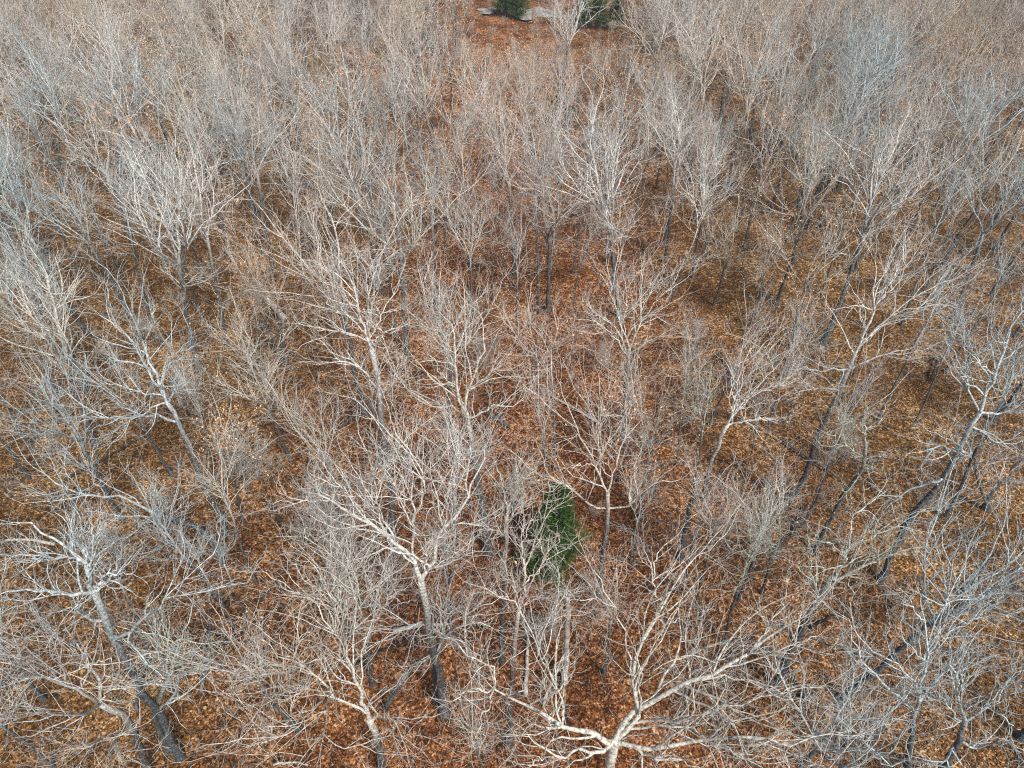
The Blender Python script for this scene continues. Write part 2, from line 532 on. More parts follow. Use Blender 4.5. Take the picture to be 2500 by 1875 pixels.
def litter():
    r = np.random.default_rng(3)
    n = 340000
    Y = 6 + 84 * r.random(n) ** 1.25
    hw = (Y * CP + CAM_H * SP) * 0.80
    X = r.uniform(-1, 1, n) * hw
    # leaves gather in drifts
    c = np.sin(X * 1.1 + np.sin(Y * 0.9) * 2) * np.sin(Y * 1.3 + np.sin(X * 0.7) * 2)
    keep = r.random(n) < 0.62 + 0.38 * c
    X, Y = X[keep], Y[keep]; n = len(X)
    p = np.column_stack([X, Y, gz(X, Y) + r.uniform(0.01, 0.07, n)])
    a = unit(np.column_stack([r.normal(size=(n, 2)), r.normal(size=n) * 0.30]))
    b = unit(np.cross(a, np.column_stack([r.normal(size=(n, 2)) * 0.45, np.ones(n)])))
    s = (0.092 * r.uniform(0.6, 1.4, n))[:, None]
    nr = unit(np.cross(b, a)); nr *= np.sign(nr[:, 2:3])
    V = np.stack([p - a * s * .5, p + b * s * .36 + nr * s * .14, p + a * s * .6, p - b * s * .36 + nr * s * .14], 1).reshape(-1, 3)
    k = np.arange(n)[:, None] * 4
    T = np.concatenate([k + [0, 1, 2], k + [0, 2, 3]], 0)
    tone = np.clip(r.beta(1.3, 1.7, n) + .10 * np.sin(X * .21 + 1.7 * np.sin(Y * .13)) * np.sin(Y * .27), 0, 1)
    put('leaf_litter', mesh_quads('leaf_litter', V, None, T, attr={'tone': np.repeat(tone, 4)}, smooth=False), None, M_LITTER, kind='stuff')
litter()

# pale gravel showing in the opening far ahead
def gravel():
    m, nt, b = new_mat('pale_gravel')
    geo = nt.nodes.new('ShaderNodeNewGeometry')
    n = noise(nt, 2.2, 5, 0.7, geo.outputs['Position'])
    c = ramp(nt, [(0.3, (0.12, 0.09, 0.07)), (0.50, (0.22, 0.19, 0.17)), (0.72, (0.50, 0.48, 0.47))], n.outputs[0])
    nt.links.new(c.outputs[0], b.inputs['Base Color'])
    r = np.random.default_rng(5)
    V, Q, T = [], [], []
    for q, (cx, cy, rx, ry) in enumerate([(*on_ground(u, v)[:2], a, b2) for u, v, a, b2 in [(1190, 27, 1.6, 2.4), (1206, 24, 1.2, 1.6), (1300, 36, 3.6, 3.4), (1318, 28, 2.6, 2.0), (1350, 38, 2.4, 2.2), (1424, 44, 3.2, 3.8), (1440, 36, 2.0, 2.0), (1494, 49, 2.2, 2.2), (1560, 40, 1.6, 1.6)]]):
        b0 = len(V); V.append((cx, cy, 0.16 + .004 * q))
        for k in range(28):
            t = k / 28 * 2 * math.pi; w = 1 + .22 * math.sin(3 * t + q) + .16 * math.sin(5 * t + 2 * q) + r.uniform(-.14, .14)
            V.append((cx + rx * math.cos(t) * w, cy + ry * math.sin(t) * w, 0.13 + .004 * q))
        for k in range(28):
            T.append((b0, b0 + 1 + k, b0 + 1 + (k + 1) % 28))
    put('gravel_track', mesh_quads('gravel_track', V, None, T, smooth=False), None, m, kind='structure')
gravel()

# ------------------------------------------------------------------ traced trees (the large ones one can tell apart)
WARM, GREY, BLUE, WHITE, PINK, GREEN = (0.98, 0.96, 0.90), (0.92, 0.93, 0.93), (0.84, 0.96, 1.02), (1.08, 1.08, 1.06), (1.04, 0.94, 0.88), (0.90, 0.98, 0.92)  # BLUE paints the bluish lens cast of the outer trees into their bark
TAKEN = []        # (x, y, clearance)

def hero(seed, label, color, base, trunk, limbs, r0=0.21, r1=None, group='tall bare oaks of the near stand', dens=1.0, fine=1.0, leafy=0.0,
         lean=0.0, pale_at=(0.42, 0.98), kind='oak_tree', lat=1.0, rl=0.58, tip_r=1.0, dark_limbs=0.0, trunk_mat=None, top_z=None):
    """base: (crop,x,y) on the ground or ('M',X,Y). trunk: crop points upward from it, on the upright plane through the base.
    limbs: (points, mode, value, radius factor); mode 'd' = runs value metres deeper by its tip, 'z' = its tip is at height value"""
    r = np.random.default_rng(seed)
    b = np.array([base[1], base[2], 0.0]) if base[0] == 'M' else on_ground(*full(*base))
    Y0 = b[1]
    n = len(trunk)
    tp = [b] + [on_plane(*full(*p), Y0 + lean * (k + 1) / n) for k, p in enumerate(trunk)]
    tp = np.array(tp)
    tp[1:, 2] = np.maximum(tp[1:, 2], np.linspace(0.2, 1, n))
    P = resample(tp, 16)
    P[1:-1] += r.normal(size=(14, 3)) * [0.035, 0.035, 0]
    H = max(top_z or 0, P[-1, 2] + 3)
    r0 *= .86; r1 = r1 * .8 if r1 else r0 * .62
    R = np.linspace(r0, r1, 16)
    TP = P - b; TP[0, 2] = -0.2
    pf = lambda Z: sm(Z, H * pale_at[0], H * pale_at[1])
    root = put(kind, None, None, None, b)
    root['label'] = label; root['category'] = 'tree'; root['group'] = group
    def part(name, me, mat=M_BARK, **kw):
        o = put(name, me, root, mat, None, **kw); o.color = (*color, 1); return o
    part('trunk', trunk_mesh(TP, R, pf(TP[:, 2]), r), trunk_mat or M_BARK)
    nodes = [(p, rr) for p, rr in zip(P, R)]
    L = []
    for lb in limbs:
        pts, mode, val = lb[0], lb[1], lb[2]
        fac = lb[3] if len(lb) > 3 else 1.0
        px = [full(*p) for p in pts]
        q0 = px[0]
        # start at the nearest point already built, as the picture shows it
        best = min(nodes, key=lambda nd: (project(nd[0])[0] - q0[0]) ** 2 + (project(nd[0])[1] - q0[1]) ** 2)
        st, rs = best
        seg = np.array([0] + [math.hypot(px[k + 1][0] - px[k][0], px[k + 1][1] - px[k][1]) for k in range(len(px) - 1)])
        t = np.cumsum(seg) / max(seg.sum(), 1e-6)
        W = [st]
        for (x, y), tt in list(zip(px, t))[1:]:
            if mode == 'z':
                W.append(on_ground(x, y, st[2] + (val - st[2]) * tt ** 0.85))
            else:
                W.append(on_plane(x, y, st[1] + val * tt))
        Wp = resample(np.array(W), 12)
        Wp[1:] += r.normal(size=(11, 3)) * 0.05
        rs2 = max(min(rs * rl * fac, rs * 0.92), 0.03)
        RR = np.linspace(rs2, max(rs2 * 0.22, 0.014), 12)
        for p, rr in zip(Wp[1:], RR[1:]):
            nodes.append((p, rr))
        L.append((Wp - b, RR))
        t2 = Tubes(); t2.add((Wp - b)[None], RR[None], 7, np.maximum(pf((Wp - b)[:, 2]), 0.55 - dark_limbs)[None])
        part('limb', t2.mesh('limb'))
    tb = Tubes()
    forks = []
    for Wp, RR in L:
        ln = np.linalg.norm(np.diff(Wp, axis=0), axis=1).sum()
        if ln < 2.2: continue
        for q in range(3 if ln > 4.5 else 2):
            k = int(r.integers(3, 9)); d = unit(Wp[k + 1] - Wp[k]); sv = unit(np.cross(d, r.normal(size=3))); a = r.uniform(.4, .8)
            E = grow(Wp[k][None], (d * math.cos(a) + sv * math.sin(a) + [0, 0, .15])[None], np.array([min(ln * r.uniform(.35, .6), 3.8) * lat]), 8, .17, .08, r)[0]
            er = np.linspace(max(RR[k] * .6, .02), .013, 9)
            forks.append((E, er)); tb.add(E[None], er[None], 5, np.ones((1, 9)))
    pts = twig_out(tb, L + forks, r, None, dens * .64, leafy, fine * .85, 0.09, lat, tip_r)
    part('crown', tb.mesh('crown'), kind='stuff')
    if pts is not None and len(pts):
        part('leaves', leaves_mesh('leaves', pts, r, 0.10, tone=(0.1, 1.0)), M_LEAF, kind='stuff')
    TAKEN.append((b[0], b[1], 3.2))
    print('hero', kind, 'base', b.round(1), 'fork z', round(P[-1, 2], 1), 'tips', [round(float((w[0][-1] + b)[2]), 1) for w in L])
    return root

def pp(c, *xy):
    return [(c, x, y) for x, y in xy]

EXTRA_HEROES = []
def build_heroes():
    # the broad one at the bottom, right of the middle
    k_start = np.array(on_plane(*full('h', 1720, 1500), 9.2))
    hero(1, 'broad pale oak at the bottom right of the middle, thick limbs sweeping both ways', (.90, .88, .82), ('M', k_start[0] + 0.1, 8.8), pp('h', (1720, 1500)), [
        (pp('h', (1720, 1500), (1790, 1370), (1900, 1290), (2212, 1130)) + pp('i', (400, 1060), (540, 960), (720, 850), (900, 745)), 'z', 17.5, 1.15),
        (pp('i', (250, 1120), (420, 1110), (640, 1150), (800, 1200)), 'z', 15.5, .8),
        (pp('i', (540, 960), (700, 950), (860, 900), (980, 860)), 'z', 17.8, .8),
        (pp('i', (560, 950), (700, 800), (780, 620)), 'z', 18, .7),
        (pp('h', (1720, 1500), (1560, 1440), (1400, 1400), (1230, 1290), (1080, 1230), (1000, 1180)), 'z', 16.2, 1.1),
        (pp('h', (1000, 1180), (960, 1300), (900, 1440)), 'z', 16.8, .9),
        (pp('h', (1000, 1180), (850, 1190), (775, 1245)), 'z', 17, .9),
        (pp('h', (1000, 1180), (985, 1050), (880, 1010), (760, 880)), 'z', 18, .9),
        (pp('h', (1040, 1210), (1150, 1200), (1230, 1160)), 'z', 17, .8),
        (pp('h', (1230, 1290), (1330, 1200), (1370, 1080)), 'z', 17, .7),
        (pp('h', (1720, 1500), (1640, 1560), (1540, 1550), (1400, 1580), (1250, 1520), (1210, 1470)), 'z', 14.5, .8),
        (pp('h', (1400, 1580), (1300, 1600), (1200, 1650)), 'z', 14, .7),
        (pp('h', (1720, 1500), (1850, 1390), (1830, 1200), (1850, 1000), (1960, 780), (2050, 620), (2212, 390)), 'z', 17.5, .95),
        (pp('h', (1845, 1080), (1780, 860), (1700, 650), (1600, 480)), 'z', 18, .85),
        (pp('h', (1960, 780), (2090, 775)) + pp('i', (120, 770), (240, 800)), 'z', 17, .8),
        (pp('h', (1990, 720), (1960, 600), (1960, 420), (2080, 250)), 'z', 18, .7),
        (pp('h', (1800, 1420), (2000, 1395)) + pp('i', (0, 1390), (240, 1410), (350, 1310), (600, 1260), (820, 1180), (1000, 1190)), 'z', 15.5, .9),
        (pp('h', (1720, 1500), (1950, 1550)) + pp('i', (0, 1560), (280, 1500), (500, 1475), (850, 1505), (1050, 1440)), 'z', 14.5, .9),
        (pp('i', (240, 1410), (400, 1530), (720, 1610)), 'z', 15, .7),
        (pp('h', (1720, 1510), (2000, 1590), (2212, 1655)), 'z', 13, .8),
        (pp('h', (1450, 1400), (1390, 1200), (1300, 1050), (1220, 830), (1150, 700), (1030, 620), (960, 590)), 'z', 18, .55),
    ], r0=0.24, r1=0.19, rl=0.60, dens=0.9, fine=0.85, pale_at=(0.1, 0.5))
    # tree forking low at bottom, left of the middle
    hero(2, 'pale oak at the bottom left of the middle, forked low into fans of limbs', WARM, ('h', 335, 1700), pp('h', (300, 1500), (250, 1370)), [
        (pp('h', (250, 1370), (190, 1170), (90, 930), (60, 880)), 'd', 0.3, 1.3),
        (pp('g', (2030, 900), (1980, 800), (1850, 640), (1700, 560), (1590, 490)), 'd', 1.5, 1.0),
        (pp('g', (2030, 890), (1960, 700), (1880, 600), (1770, 440)), 'd', 0.8, 1.0),
        (pp('g', (2030, 880), (1990, 650), (1890, 410)), 'd', 0.2, .95),
        (pp('g', (2040, 840), (2000, 560), (2010, 390)), 'd', -0.8, .95),
        (pp('g', (2040, 850), (2070, 680), (2140, 590), (2090, 480)), 'd', -1.2, .9),
        (pp('g', (2060, 900), (2150, 780), (2160, 560)), 'd', -1.6, .8),
        (pp('h', (230, 1330), (100, 1260), (0, 1190)) + pp('g', (1880, 1090), (1800, 1040), (1650, 960), (1560, 880)), 'd', 1.0, 1.1),
        (pp('g', (1800, 1050), (1620, 1040), (1450, 940)), 'd', 0.3, .9),
        (pp('g', (1990, 1200), (1900, 1300), (1740, 1430), (1500, 1520)), 'z', 13.0, .9),
        (pp('g', (1990, 1200), (1950, 1400), (1870, 1560)), 'z', 13.5, .8),
        (pp('g', (1800, 1070), (1600, 1110), (1400, 1170)), 'z', 14, .9),
        (pp('g', (1990, 1200), (1830, 1190), (1600, 1260), (1530, 1380)), 'z', 14.5, .8),
        (pp('g', (1800, 1045), (1880, 1010), (1945, 985)), 'd', 0.2, .7),
        (pp('g', (1800, 1050), (1775, 950), (1830, 840)), 'd', 0.2, .7),
        (pp('h', (260, 1380), (310, 1330), (380, 1370), (460, 1410), (540, 1460), (620, 1475)), 'z', 9.5, .7),
    ], r0=0.25, rl=0.6, dens=0.85, pale_at=(0.42, 0.66))
    hero(3, 'slender grey tree with two pale forks just right of the low forked oak', GREY, ('h', 265, 1150), pp('h', (240, 950), (270, 800)), [
        (pp('h', (270, 800), (350, 660), (430, 600), (530, 540)), 'd', 0.5, 1.3),
        (pp('h', (270, 800), (290, 640), (330, 450), (300, 380)), 'd', 0.3, 1.2),
        (pp('h', (350, 660), (360, 520), (420, 430)), 'd', 0.3, .9), (pp('h', (380, 640), (450, 670), (520, 650)), 'd', -.8, .8),
        (pp('h', (240, 950), (180, 800), (120, 740)), 'd', -.5, .7),
    ], r0=0.14, dens=0.9)
    # big grey oak in the lower middle with a crown opening to the left
    hero(4, 'tall grey oak in the lower middle, wide crown opening up to the left', WHITE, ('h', 700, 1330), pp('h', (670, 1100), (620, 900), (590, 700), (560, 540)), [
        (pp('h', (560, 540), (500, 390), (380, 290), (250, 200), (100, 90), (-40, 40), (-60, -60)), 'd', 1.5, 1.1),
        (pp('h', (250, 200), (120, 20), (40, -60), (-20, -160)), 'd', 1.0, .9),
        (pp('h', (380, 290), (300, 130), (220, -30), (130, -180)), 'd', 0.7, .9),
        (pp('h', (330, 250), (290, 60), (280, -80), (270, -220)), 'd', -0.6, .9),
        (pp('h', (500, 390), (510, 200), (520, 20), (500, -140), (490, -300)), 'd', 0.4, 1.0),
        (pp('h', (510, 200), (440, 60), (400, -120), (430, -280)), 'd', 0.4, .9),
        (pp('h', (515, 180), (570, 40), (590, -120), (650, -250)), 'd', -0.8, .9),
        (pp('h', (560, 540), (620, 440), (680, 260), (760, 150), (840, 40), (880, -70), (960, -200)), 'd', 0.8, 1.05),
        (pp('h', (620, 480), (740, 420), (830, 390), (950, 340)), 'd', -1.0, .8),
        (pp('h', (680, 260), (800, 190), (950, 200), (1010, 150)), 'd', -0.6, .8),
        (pp('h', (700, 240), (720, 80), (740, -80), (800, -250)), 'd', 0.4, .9),
        (pp('h', (565, 490), (578, 350), (545, 270)), 'd', 0.0, .7),
        (pp('h', (60, 60), (-120, 60), (-250, 30)), 'z', 17, .8),
    ], r0=0.25, rl=0.66, dens=0.95)
    hero(5, 'grey oak touching the tall grey oak, limbs spreading from one hub on its trunk', GREY, ('h', 658, 1250), pp('h', (645, 1050), (690, 880)), [
        (pp('h', (690, 880), (560, 780), (400, 850), (330, 900), (290, 975)), 'd', -1.2, 1.0),
        (pp('h', (690, 880), (780, 810), (860, 775), (1010, 820)), 'd', -0.6, .95),
        (pp('h', (690, 880), (790, 900), (850, 960), (900, 1060), (980, 1110)), 'd', -2.2, .95),
        (pp('h', (690, 880), (680, 700), (660, 560)), 'd', 0.2, .95),
        (pp('h', (690, 880), (780, 760), (950, 680), (1080, 640)), 'd', 0.6, .9),
        (pp('h', (690, 900), (600, 1000), (500, 1060), (440, 1140)), 'd', -2.2, .8),
        (pp('h', (690, 880), (620, 740), (600, 620)), 'd', 0.8, .8), (pp('h', (690, 880), (740, 700), (790, 600)), 'd', 0.3, .8),
    ], r0=0.2, r1=.15, dens=1.0)
    hero(6, 'bare oak with an ascending crown standing above and left of the green cedar', WARM, ('h', 965, 350), pp('h', (930, 120), (910, 0)) + pp('e', (880, 1250), (845, 1080)), [
        (pp('e', (845, 1080), (790, 900), (765, 700), (770, 600), (740, 470)), 'd', 0.5, 1.15),
        (pp('e', (845, 1060), (830, 900), (900, 760), (940, 600), (920, 430)), 'd', 0.3, 1.1),
        (pp('e', (845, 1050), (740, 960), (650, 980), (520, 890), (420, 790), (340, 640)), 'd', 0.8, 1.0),
        (pp('e', (860, 1000), (1000, 970), (1120, 960), (1220, 860)), 'd', 0.4, .9),
        (pp('e', (800, 870), (650, 720), (580, 560)), 'd', 0.8, .9),
        (pp('e', (850, 870), (980, 760), (1100, 640)), 'd', 0.8, .9),
        (pp('e', (765, 700), (690, 600), (640, 470)), 'd', 0.3, .8),
        (pp('e', (880, 1250), (960, 1180), (1050, 1060)), 'd', -0.5, .8),
        (pp('e', (880, 1250), (760, 1180), (660, 1050)), 'd', -0.5, .8),
    ], r0=0.26, rl=.6, dens=1.05)
    hero(7, 'pale oak above the lower middle crowns with snaking limbs, left of centre', WHITE, ('h', 395, 300), pp('e', (380, 1500), (335, 1150), (310, 860), (265, 620)), [
        (pp('e', (265, 620), (190, 400), (150, 220), (80, 100)), 'd', 0.6, 1.1),
        (pp('e', (255, 560), (245, 350), (230, 120)), 'd', 0.2, 1.0),
        (pp('e', (265, 560), (330, 400), (400, 290), (440, 240)), 'd', 0.3, 1.0),
        (pp('e', (265, 580), (350, 520), (450, 480)), 'd', -0.6, .9),
        (pp('e', (250, 580), (100, 525), (0, 500), (-170, 465)), 'd', 0.2, 1.0),
        (pp('e', (190, 450), (60, 390), (-20, 290)), 'd', 0.4, .9), (pp('e', (240, 400), (290, 250), (320, 130)), 'd', 0.5, .8),
        (pp('e', (310, 860), (200, 740), (60, 690), (-60, 720)), 'd', -0.6, .9),
        (pp('e', (320, 900), (400, 810), (360, 740)), 'd', -.5, .7),
    ], r0=0.23, rl=.6, dens=0.95)
    hero(8, 'bare oak immediately left of the green cedar, its twigs reaching over the cedar top', WARM, ('h', 1050, 1020), pp('h', (1045, 800), (1060, 600), (1060, 400), (1080, 130)), [
        (pp('h', (1080, 130), (1120, 20), (1200, -90), (1290, -180)), 'd', 0.4, 1.0),
        (pp('h', (1080, 130), (1060, 0), (1010, -150)), 'd', 0.3, 1.0),
        (pp('h', (1065, 200), (1180, 90), (1300, 60)), 'd', -0.5, .9), (pp('h', (1060, 300), (960, 220), (880, 170)), 'd', -0.8, .8),
        (pp('h', (1080, 100), (1140, -40), (1150, -160)), 'd', 0.8, .8), (pp('h', (1070, 250), (1130, 100), (1230, -20)), 'd', -.8, .8),
    ], r0=0.15, dens=.85, lat=.85)
    hero(9, 'thin pale tree whose upright crown stands in front of the green cedar', PINK, ('h', 1090, 1520), pp('h', (1100, 1240), (1115, 1000), (1140, 760), (1150, 700)), [
        (pp('h', (1150, 700), (1180, 560), (1190, 450), (1240, 330), (1290, 200), (1340, 130)), 'd', 0.5, 1.15),
        (pp('h', (1180, 560), (1260, 480), (1370, 350), (1400, 270)), 'd', 0.4, .95),
        (pp('h', (1150, 700), (1270, 630), (1380, 590)), 'd', -0.4, .8), (pp('h', (1150, 690), (1080, 640), (980, 590)), 'd', -0.4, .8),
        (pp('h', (1190, 450), (1170, 330), (1210, 180)), 'd', 0.2, .9),
        (pp('h', (1150, 700), (1120, 560), (1080, 450)), 'd', 0.2, .8),
    ], r0=0.15, dens=.8, lat=.75, leafy=0.02)
    hero(10, 'peach leaved oak up and right of the green cedar, with one long low limb', PINK, ('h', 1625, 640), pp('h', (1660, 330), (1680, 150)) + pp('e', (1680, 1560), (1680, 1480)), [
        (pp('e', (1680, 1480), (1600, 1300), (1490, 1080), (1430, 930), (1400, 830)), 'd', 0.8, 1.1),
        (pp('e', (1640, 1380), (1610, 1100), (1540, 850)), 'd', 0.6, 1.0), (pp('e', (1640, 1300), (1640, 1050), (1680, 850)), 'd', 0.4, 1.0),
        (pp('e', (1640, 1280), (1720, 1100), (1800, 930)), 'd', -.3, .9), (pp('e', (1690, 1450), (1760, 1200), (1880, 1050)), 'd', 0.5, .9),
        (pp('e', (1680, 1570), (1800, 1560), (1880, 1480), (2000, 1420), (2110, 1400)), 'd', -0.5, .95),
        (pp('e', (1680, 1570), (1580, 1560), (1470, 1460), (1340, 1380), (1280, 1250), (1250, 1170)), 'd', -0.4, .95),
        (pp('e', (1600, 1310), (1540, 1310), (1440, 1340)), 'd', -.6, .7),
    ], r0=0.19, dens=0.95, leafy=0.11)
    hero(11, 'bare grey oak with a rounded crown, above and right of the peach leaved oak', WHITE, ('e', 1770, 1150), pp('e', (1785, 950), (1800, 760), (1810, 620)), [
        (pp('e', (1810, 640), (1730, 500), (1600, 400), (1540, 330)), 'd', 0.6, 1.0), (pp('e', (1810, 620), (1880, 440), (1870, 250), (1900, 130)), 'd', 0.4, 1.15),
        (pp('e', (1880, 440), (2000, 300), (2150, 210)), 'd', 0.5, 1.0), (pp('e', (1830, 650), (1950, 560), (2120, 520)), 'd', -0.7, .9),
        (pp('e', (1800, 600), (1720, 350), (1640, 170)), 'd', 0.5, 1.0), (pp('e', (1800, 640), (1650, 480), (1480, 440)), 'd', -0.5, .9),
        (pp('e', (1870, 400), (1960, 220), (2040, 100)), 'd', 0.6, .9), (pp('e', (1790, 560), (1780, 330), (1770, 150)), 'd', 0.4, .9),
    ], r0=0.21, dens=1.15, tip_r=1.1)
    # left side
    hero(12, 'large blue grey oak left of the middle, crown raking away from its thick trunk', BLUE, ('g', 1345, 245), pp('d', (1330, 1630), (1210, 1400), (1140, 1200), (1060, 1040), (1000, 940)), [
        (pp('d', (1000, 940), (960, 820), (880, 640), (830, 480), (850, 230)), 'd', 0.8, 1.1), (pp('d', (1000, 940), (900, 760), (780, 560), (690, 480), (610, 420)), 'd', 0.8, 1.05),
        (pp('d', (1010, 930), (1050, 840), (1075, 720)), 'd', 0, .8), (pp('d', (1000, 860), (990, 740), (1060, 640), (1130, 580)), 'd', 0.3, .95),
        (pp('d', (970, 900), (850, 880), (720, 840), (600, 830)), 'd', 0.2, .95), (pp('d', (1000, 940), (890, 990), (760, 1060), (700, 1100)), 'd', -0.8, .8),
        (pp('d', (1040, 1040), (930, 1020), (780, 1030), (600, 1030), (420, 1030)), 'd', 0.2, .95), (pp('d', (1020, 900), (1090, 860), (1170, 870)), 'd', -.4, .7),
        (pp('d', (930, 780), (800, 700), (680, 680), (560, 740)), 'd', .3, .9), (pp('d', (870, 640), (900, 520), (930, 400), (910, 360)), 'd', .3, .9),
    ], r0=0.20, rl=.66, dens=1.0)
    hero(13, 'oak with a dark trunk arching over to the left in the lower left', BLUE, ('g', 1340, 440), pp('g', (1290, 330), (1220, 250), (1100, 180), (930, 130)), [
        (pp('g', (930, 130), (800, 60), (700, 30)) + pp('d', (500, 1490), (300, 1400), (200, 1250)), 'd', 1.0, 1.2),
        (pp('g', (930, 130), (850, 200), (700, 300), (540, 350)), 'd', -1.0, .9), (pp('g', (940, 135), (960, 220), (1010, 370)), 'z', 9.0, .6),
        (pp('g', (1040, 190), (1080, 290), (1180, 370), (1250, 430)), 'z', 5.5, .6), (pp('d', (650, 1490), (520, 1300), (450, 1150)), 'd', 0.8, .9),
        (pp('d', (500, 1490), (300, 1500), (150, 1430)), 'd', 0.2, .9), (pp('d', (500, 1490), (400, 1350), (330, 1200)), 'd', 0.5, .9), (pp('g', (900, 130), (1000, 60), (930, 0)), 'd', .5, .7),
    ], r0=0.22, rl=.6, dens=1.0, lean=1.0)
    hero(14, 'very tall blue grey oak in the lower left, its trunk rising through several crowns', BLUE, ('g', 1080, 1590), pp('g', (960, 1350), (850, 1190), (740, 980), (690, 900), (620, 740), (560, 600)), [
        (pp('g', (560, 600), (520, 460), (400, 340), (250, 230), (120, 170)), 'd', 0.6, 1.1), (pp('g', (530, 480), (490, 330), (380, 120)), 'd', 0.5, 1.0),
        (pp('g', (560, 600), (500, 620), (330, 600), (0, 600)), 'd', 0.0, .95), (pp('g', (690, 900), (760, 850), (880, 740), (1040, 620), (1090, 540)), 'd', -0.6, .85),
        (pp('g', (560, 600), (640, 510), (800, 500)), 'd', 0.2, .9), (pp('g', (580, 640), (670, 520), (700, 430)), 'd', 0.5, .8), (pp('g', (540, 500), (560, 330), (540, 180)), 'd', 0.4, .9),
        (pp('g', (450, 400), (280, 400), (140, 420)), 'd', 0.1, .9), (pp('g', (640, 780), (560, 770), (420, 700), (300, 750)), 'd', -.6, .8),
        (pp('g', (960, 1330), (1060, 1200), (1080, 1110), (1200, 1070)), 'd', -0.5, .7),
    ], r0=0.22, rl=.66, dens=1.1)
    hero(15, 'oak at the bottom left with crooked limbs reaching to the left edge', GREY, ('g', 900, 1740), pp('g', (800, 1430), (700, 1320), (600, 1275)), [
        (pp('g', (590, 1275), (480, 1200), (380, 1150), (230, 1100), (60, 1120), (-40, 1200)), 'z', 16.5, 1.0), (pp('g', (590, 1270), (595, 1160), (530, 1030), (470, 940), (410, 820)), 'd', 0.8, 1.0),
        (pp('g', (590, 1280), (480, 1350), (300, 1330), (120, 1290)), 'z', 15.5, .9), (pp('g', (600, 1260), (660, 1190), (740, 1170), (850, 1200)), 'd', 0.2, .8),
        (pp('g', (470, 940), (300, 860), (250, 740)), 'z', 18, .8), (pp('g', (800, 1430), (740, 1440), (670, 1530), (670, 1640)), 'z', 10, .6),
        (pp('g', (740, 1440), (600, 1480), (500, 1640)), 'z', 11, .6), (pp('g', (380, 1150), (200, 1020), (0, 1080)), 'z', 17.5, .8), (pp('g', (530, 1030), (640, 1010), (700, 1030)), 'd', .3, .7),
    ], r0=0.20, rl=.66, dens=1.0)
    hero(16, 'small lichen covered oak at lower left between the very tall and the forked oak', GREEN, ('g', 1010, 1560), pp('g', (930, 1350), (960, 1220), (1010, 1130)), [
        (pp('g', (1010, 1130), (1040, 1000), (1100, 850), (1150, 700)), 'd', .5, 1.1), (pp('g', (1010, 1130), (1010, 950), (1010, 780)), 'd', .4, 1.0), (pp('g', (1030, 1110), (1120, 1100), (1230, 1080)), 'd', -.2, .9),
        (pp('g', (1040, 1060), (1120, 980), (1210, 920)), 'd', .2, .9), (pp('g', (1010, 1130), (950, 1000), (900, 880)), 'd', .2, .8),
    ], r0=0.17, dens=.95)
    # right side
    hero(17, 'pale low forked oak in the lower right, two long limbs raking up right', GREEN, ('i', 720, 1165), pp('i', (800, 980), (900, 780), (1000, 610), (1050, 530)), [
        (pp('i', (1050, 530), (1120, 440), (1150, 330), (1180, 150)), 'd', 0.6, 1.0), (pp('i', (1050, 540), (1180, 490), (1350, 400), (1600, 330)), 'd', -0.2, 1.05),
        (pp('i', (1150, 350), (1300, 280), (1450, 200), (1650, 90)), 'd', 0.2, 1.0), (pp('i', (1180, 500), (1290, 550), (1420, 590)), 'd', -1.0, .8),
        (pp('i', (1140, 380), (1060, 310), (1000, 300)), 'd', 0.2, .7), (pp('i', (1180, 150), (1300, 60), (1400, -60)), 'd', 0.4, .9), (pp('i', (1100, 440), (1030, 460), (930, 440)), 'd', -.3, .7),
        (pp('i', (1000, 610), (930, 500), (940, 380)), 'd', 0, .6), (pp('i', (1060, 530), (1170, 560), (1190, 680)), 'd', -1.2, .7),
    ], r0=0.22, rl=.6, dens=0.95)
    hero(18, 'smooth pale tree in the lower right corner with three wavy upright limbs', BLUE, ('i', 1500, 1720), pp('i', (1520, 1560), (1545, 1400), (1560, 1310)), [
        (pp('i', (1560, 1310), (1600, 1180), (1630, 980), (1620, 750), (1600, 640)), 'd', 0.6, 1.2), (pp('i', (1555, 1300), (1400, 1180), (1230, 990), (1170, 760)), 'd', 0.4, 1.0),
        (pp('i', (1590, 1200), (1490, 1070), (1280, 930), (1200, 830)), 'd', 0.5, .9), (pp('i', (1600, 1200), (1760, 1120), (1980, 990)), 'd', 0.2, .95), (pp('i', (1635, 1000), (1720, 890), (1820, 820), (1960, 740)), 'd', 0.5, .95),
        (pp('i', (1510, 1600), (1380, 1640), (1230, 1470), (1265, 1320)), 'd', -.4, .8), (pp('i', (1620, 800), (1540, 700), (1480, 640)), 'd', 0.3, .8), (pp('i', (1600, 1210), (1700, 1240), (1800, 1280)), 'd', -.8, .7),
    ], r0=0.17, rl=.66, dens=0.85)
    hero(19, 'pale twisted tree at the bottom right with a drooping outer limb', BLUE, ('i', 1650, 1760), pp('i', (1800, 1530), (1860, 1380)), [
        (pp('i', (1860, 1380), (1820, 1240), (1800, 1060), (1760, 950)), 'd', 0.4, 1.1), (pp('i', (1860, 1390), (1980, 1300), (2100, 1180), (2210, 1050)), 'd', 0.3, 1.0), (pp('i', (1860, 1400), (1760, 1290), (1680, 1190)), 'd', 0.2, .8),
        (pp('i', (1980, 1300), (2040, 1150), (2030, 1000)), 'd', 0.4, .9), (pp('i', (1830, 1500), (1930, 1540), (2080, 1500), (2210, 1540)), 'd', -.6, .8), (pp('i', (2000, 1290), (2120, 1370), (2140, 1480)), 'd', -1, .7),
        (pp('i', (1800, 1530), (1700, 1640), (1620, 1620)), 'd', -.5, .8),
    ], r0=0.2, rl=.62, dens=0.95)
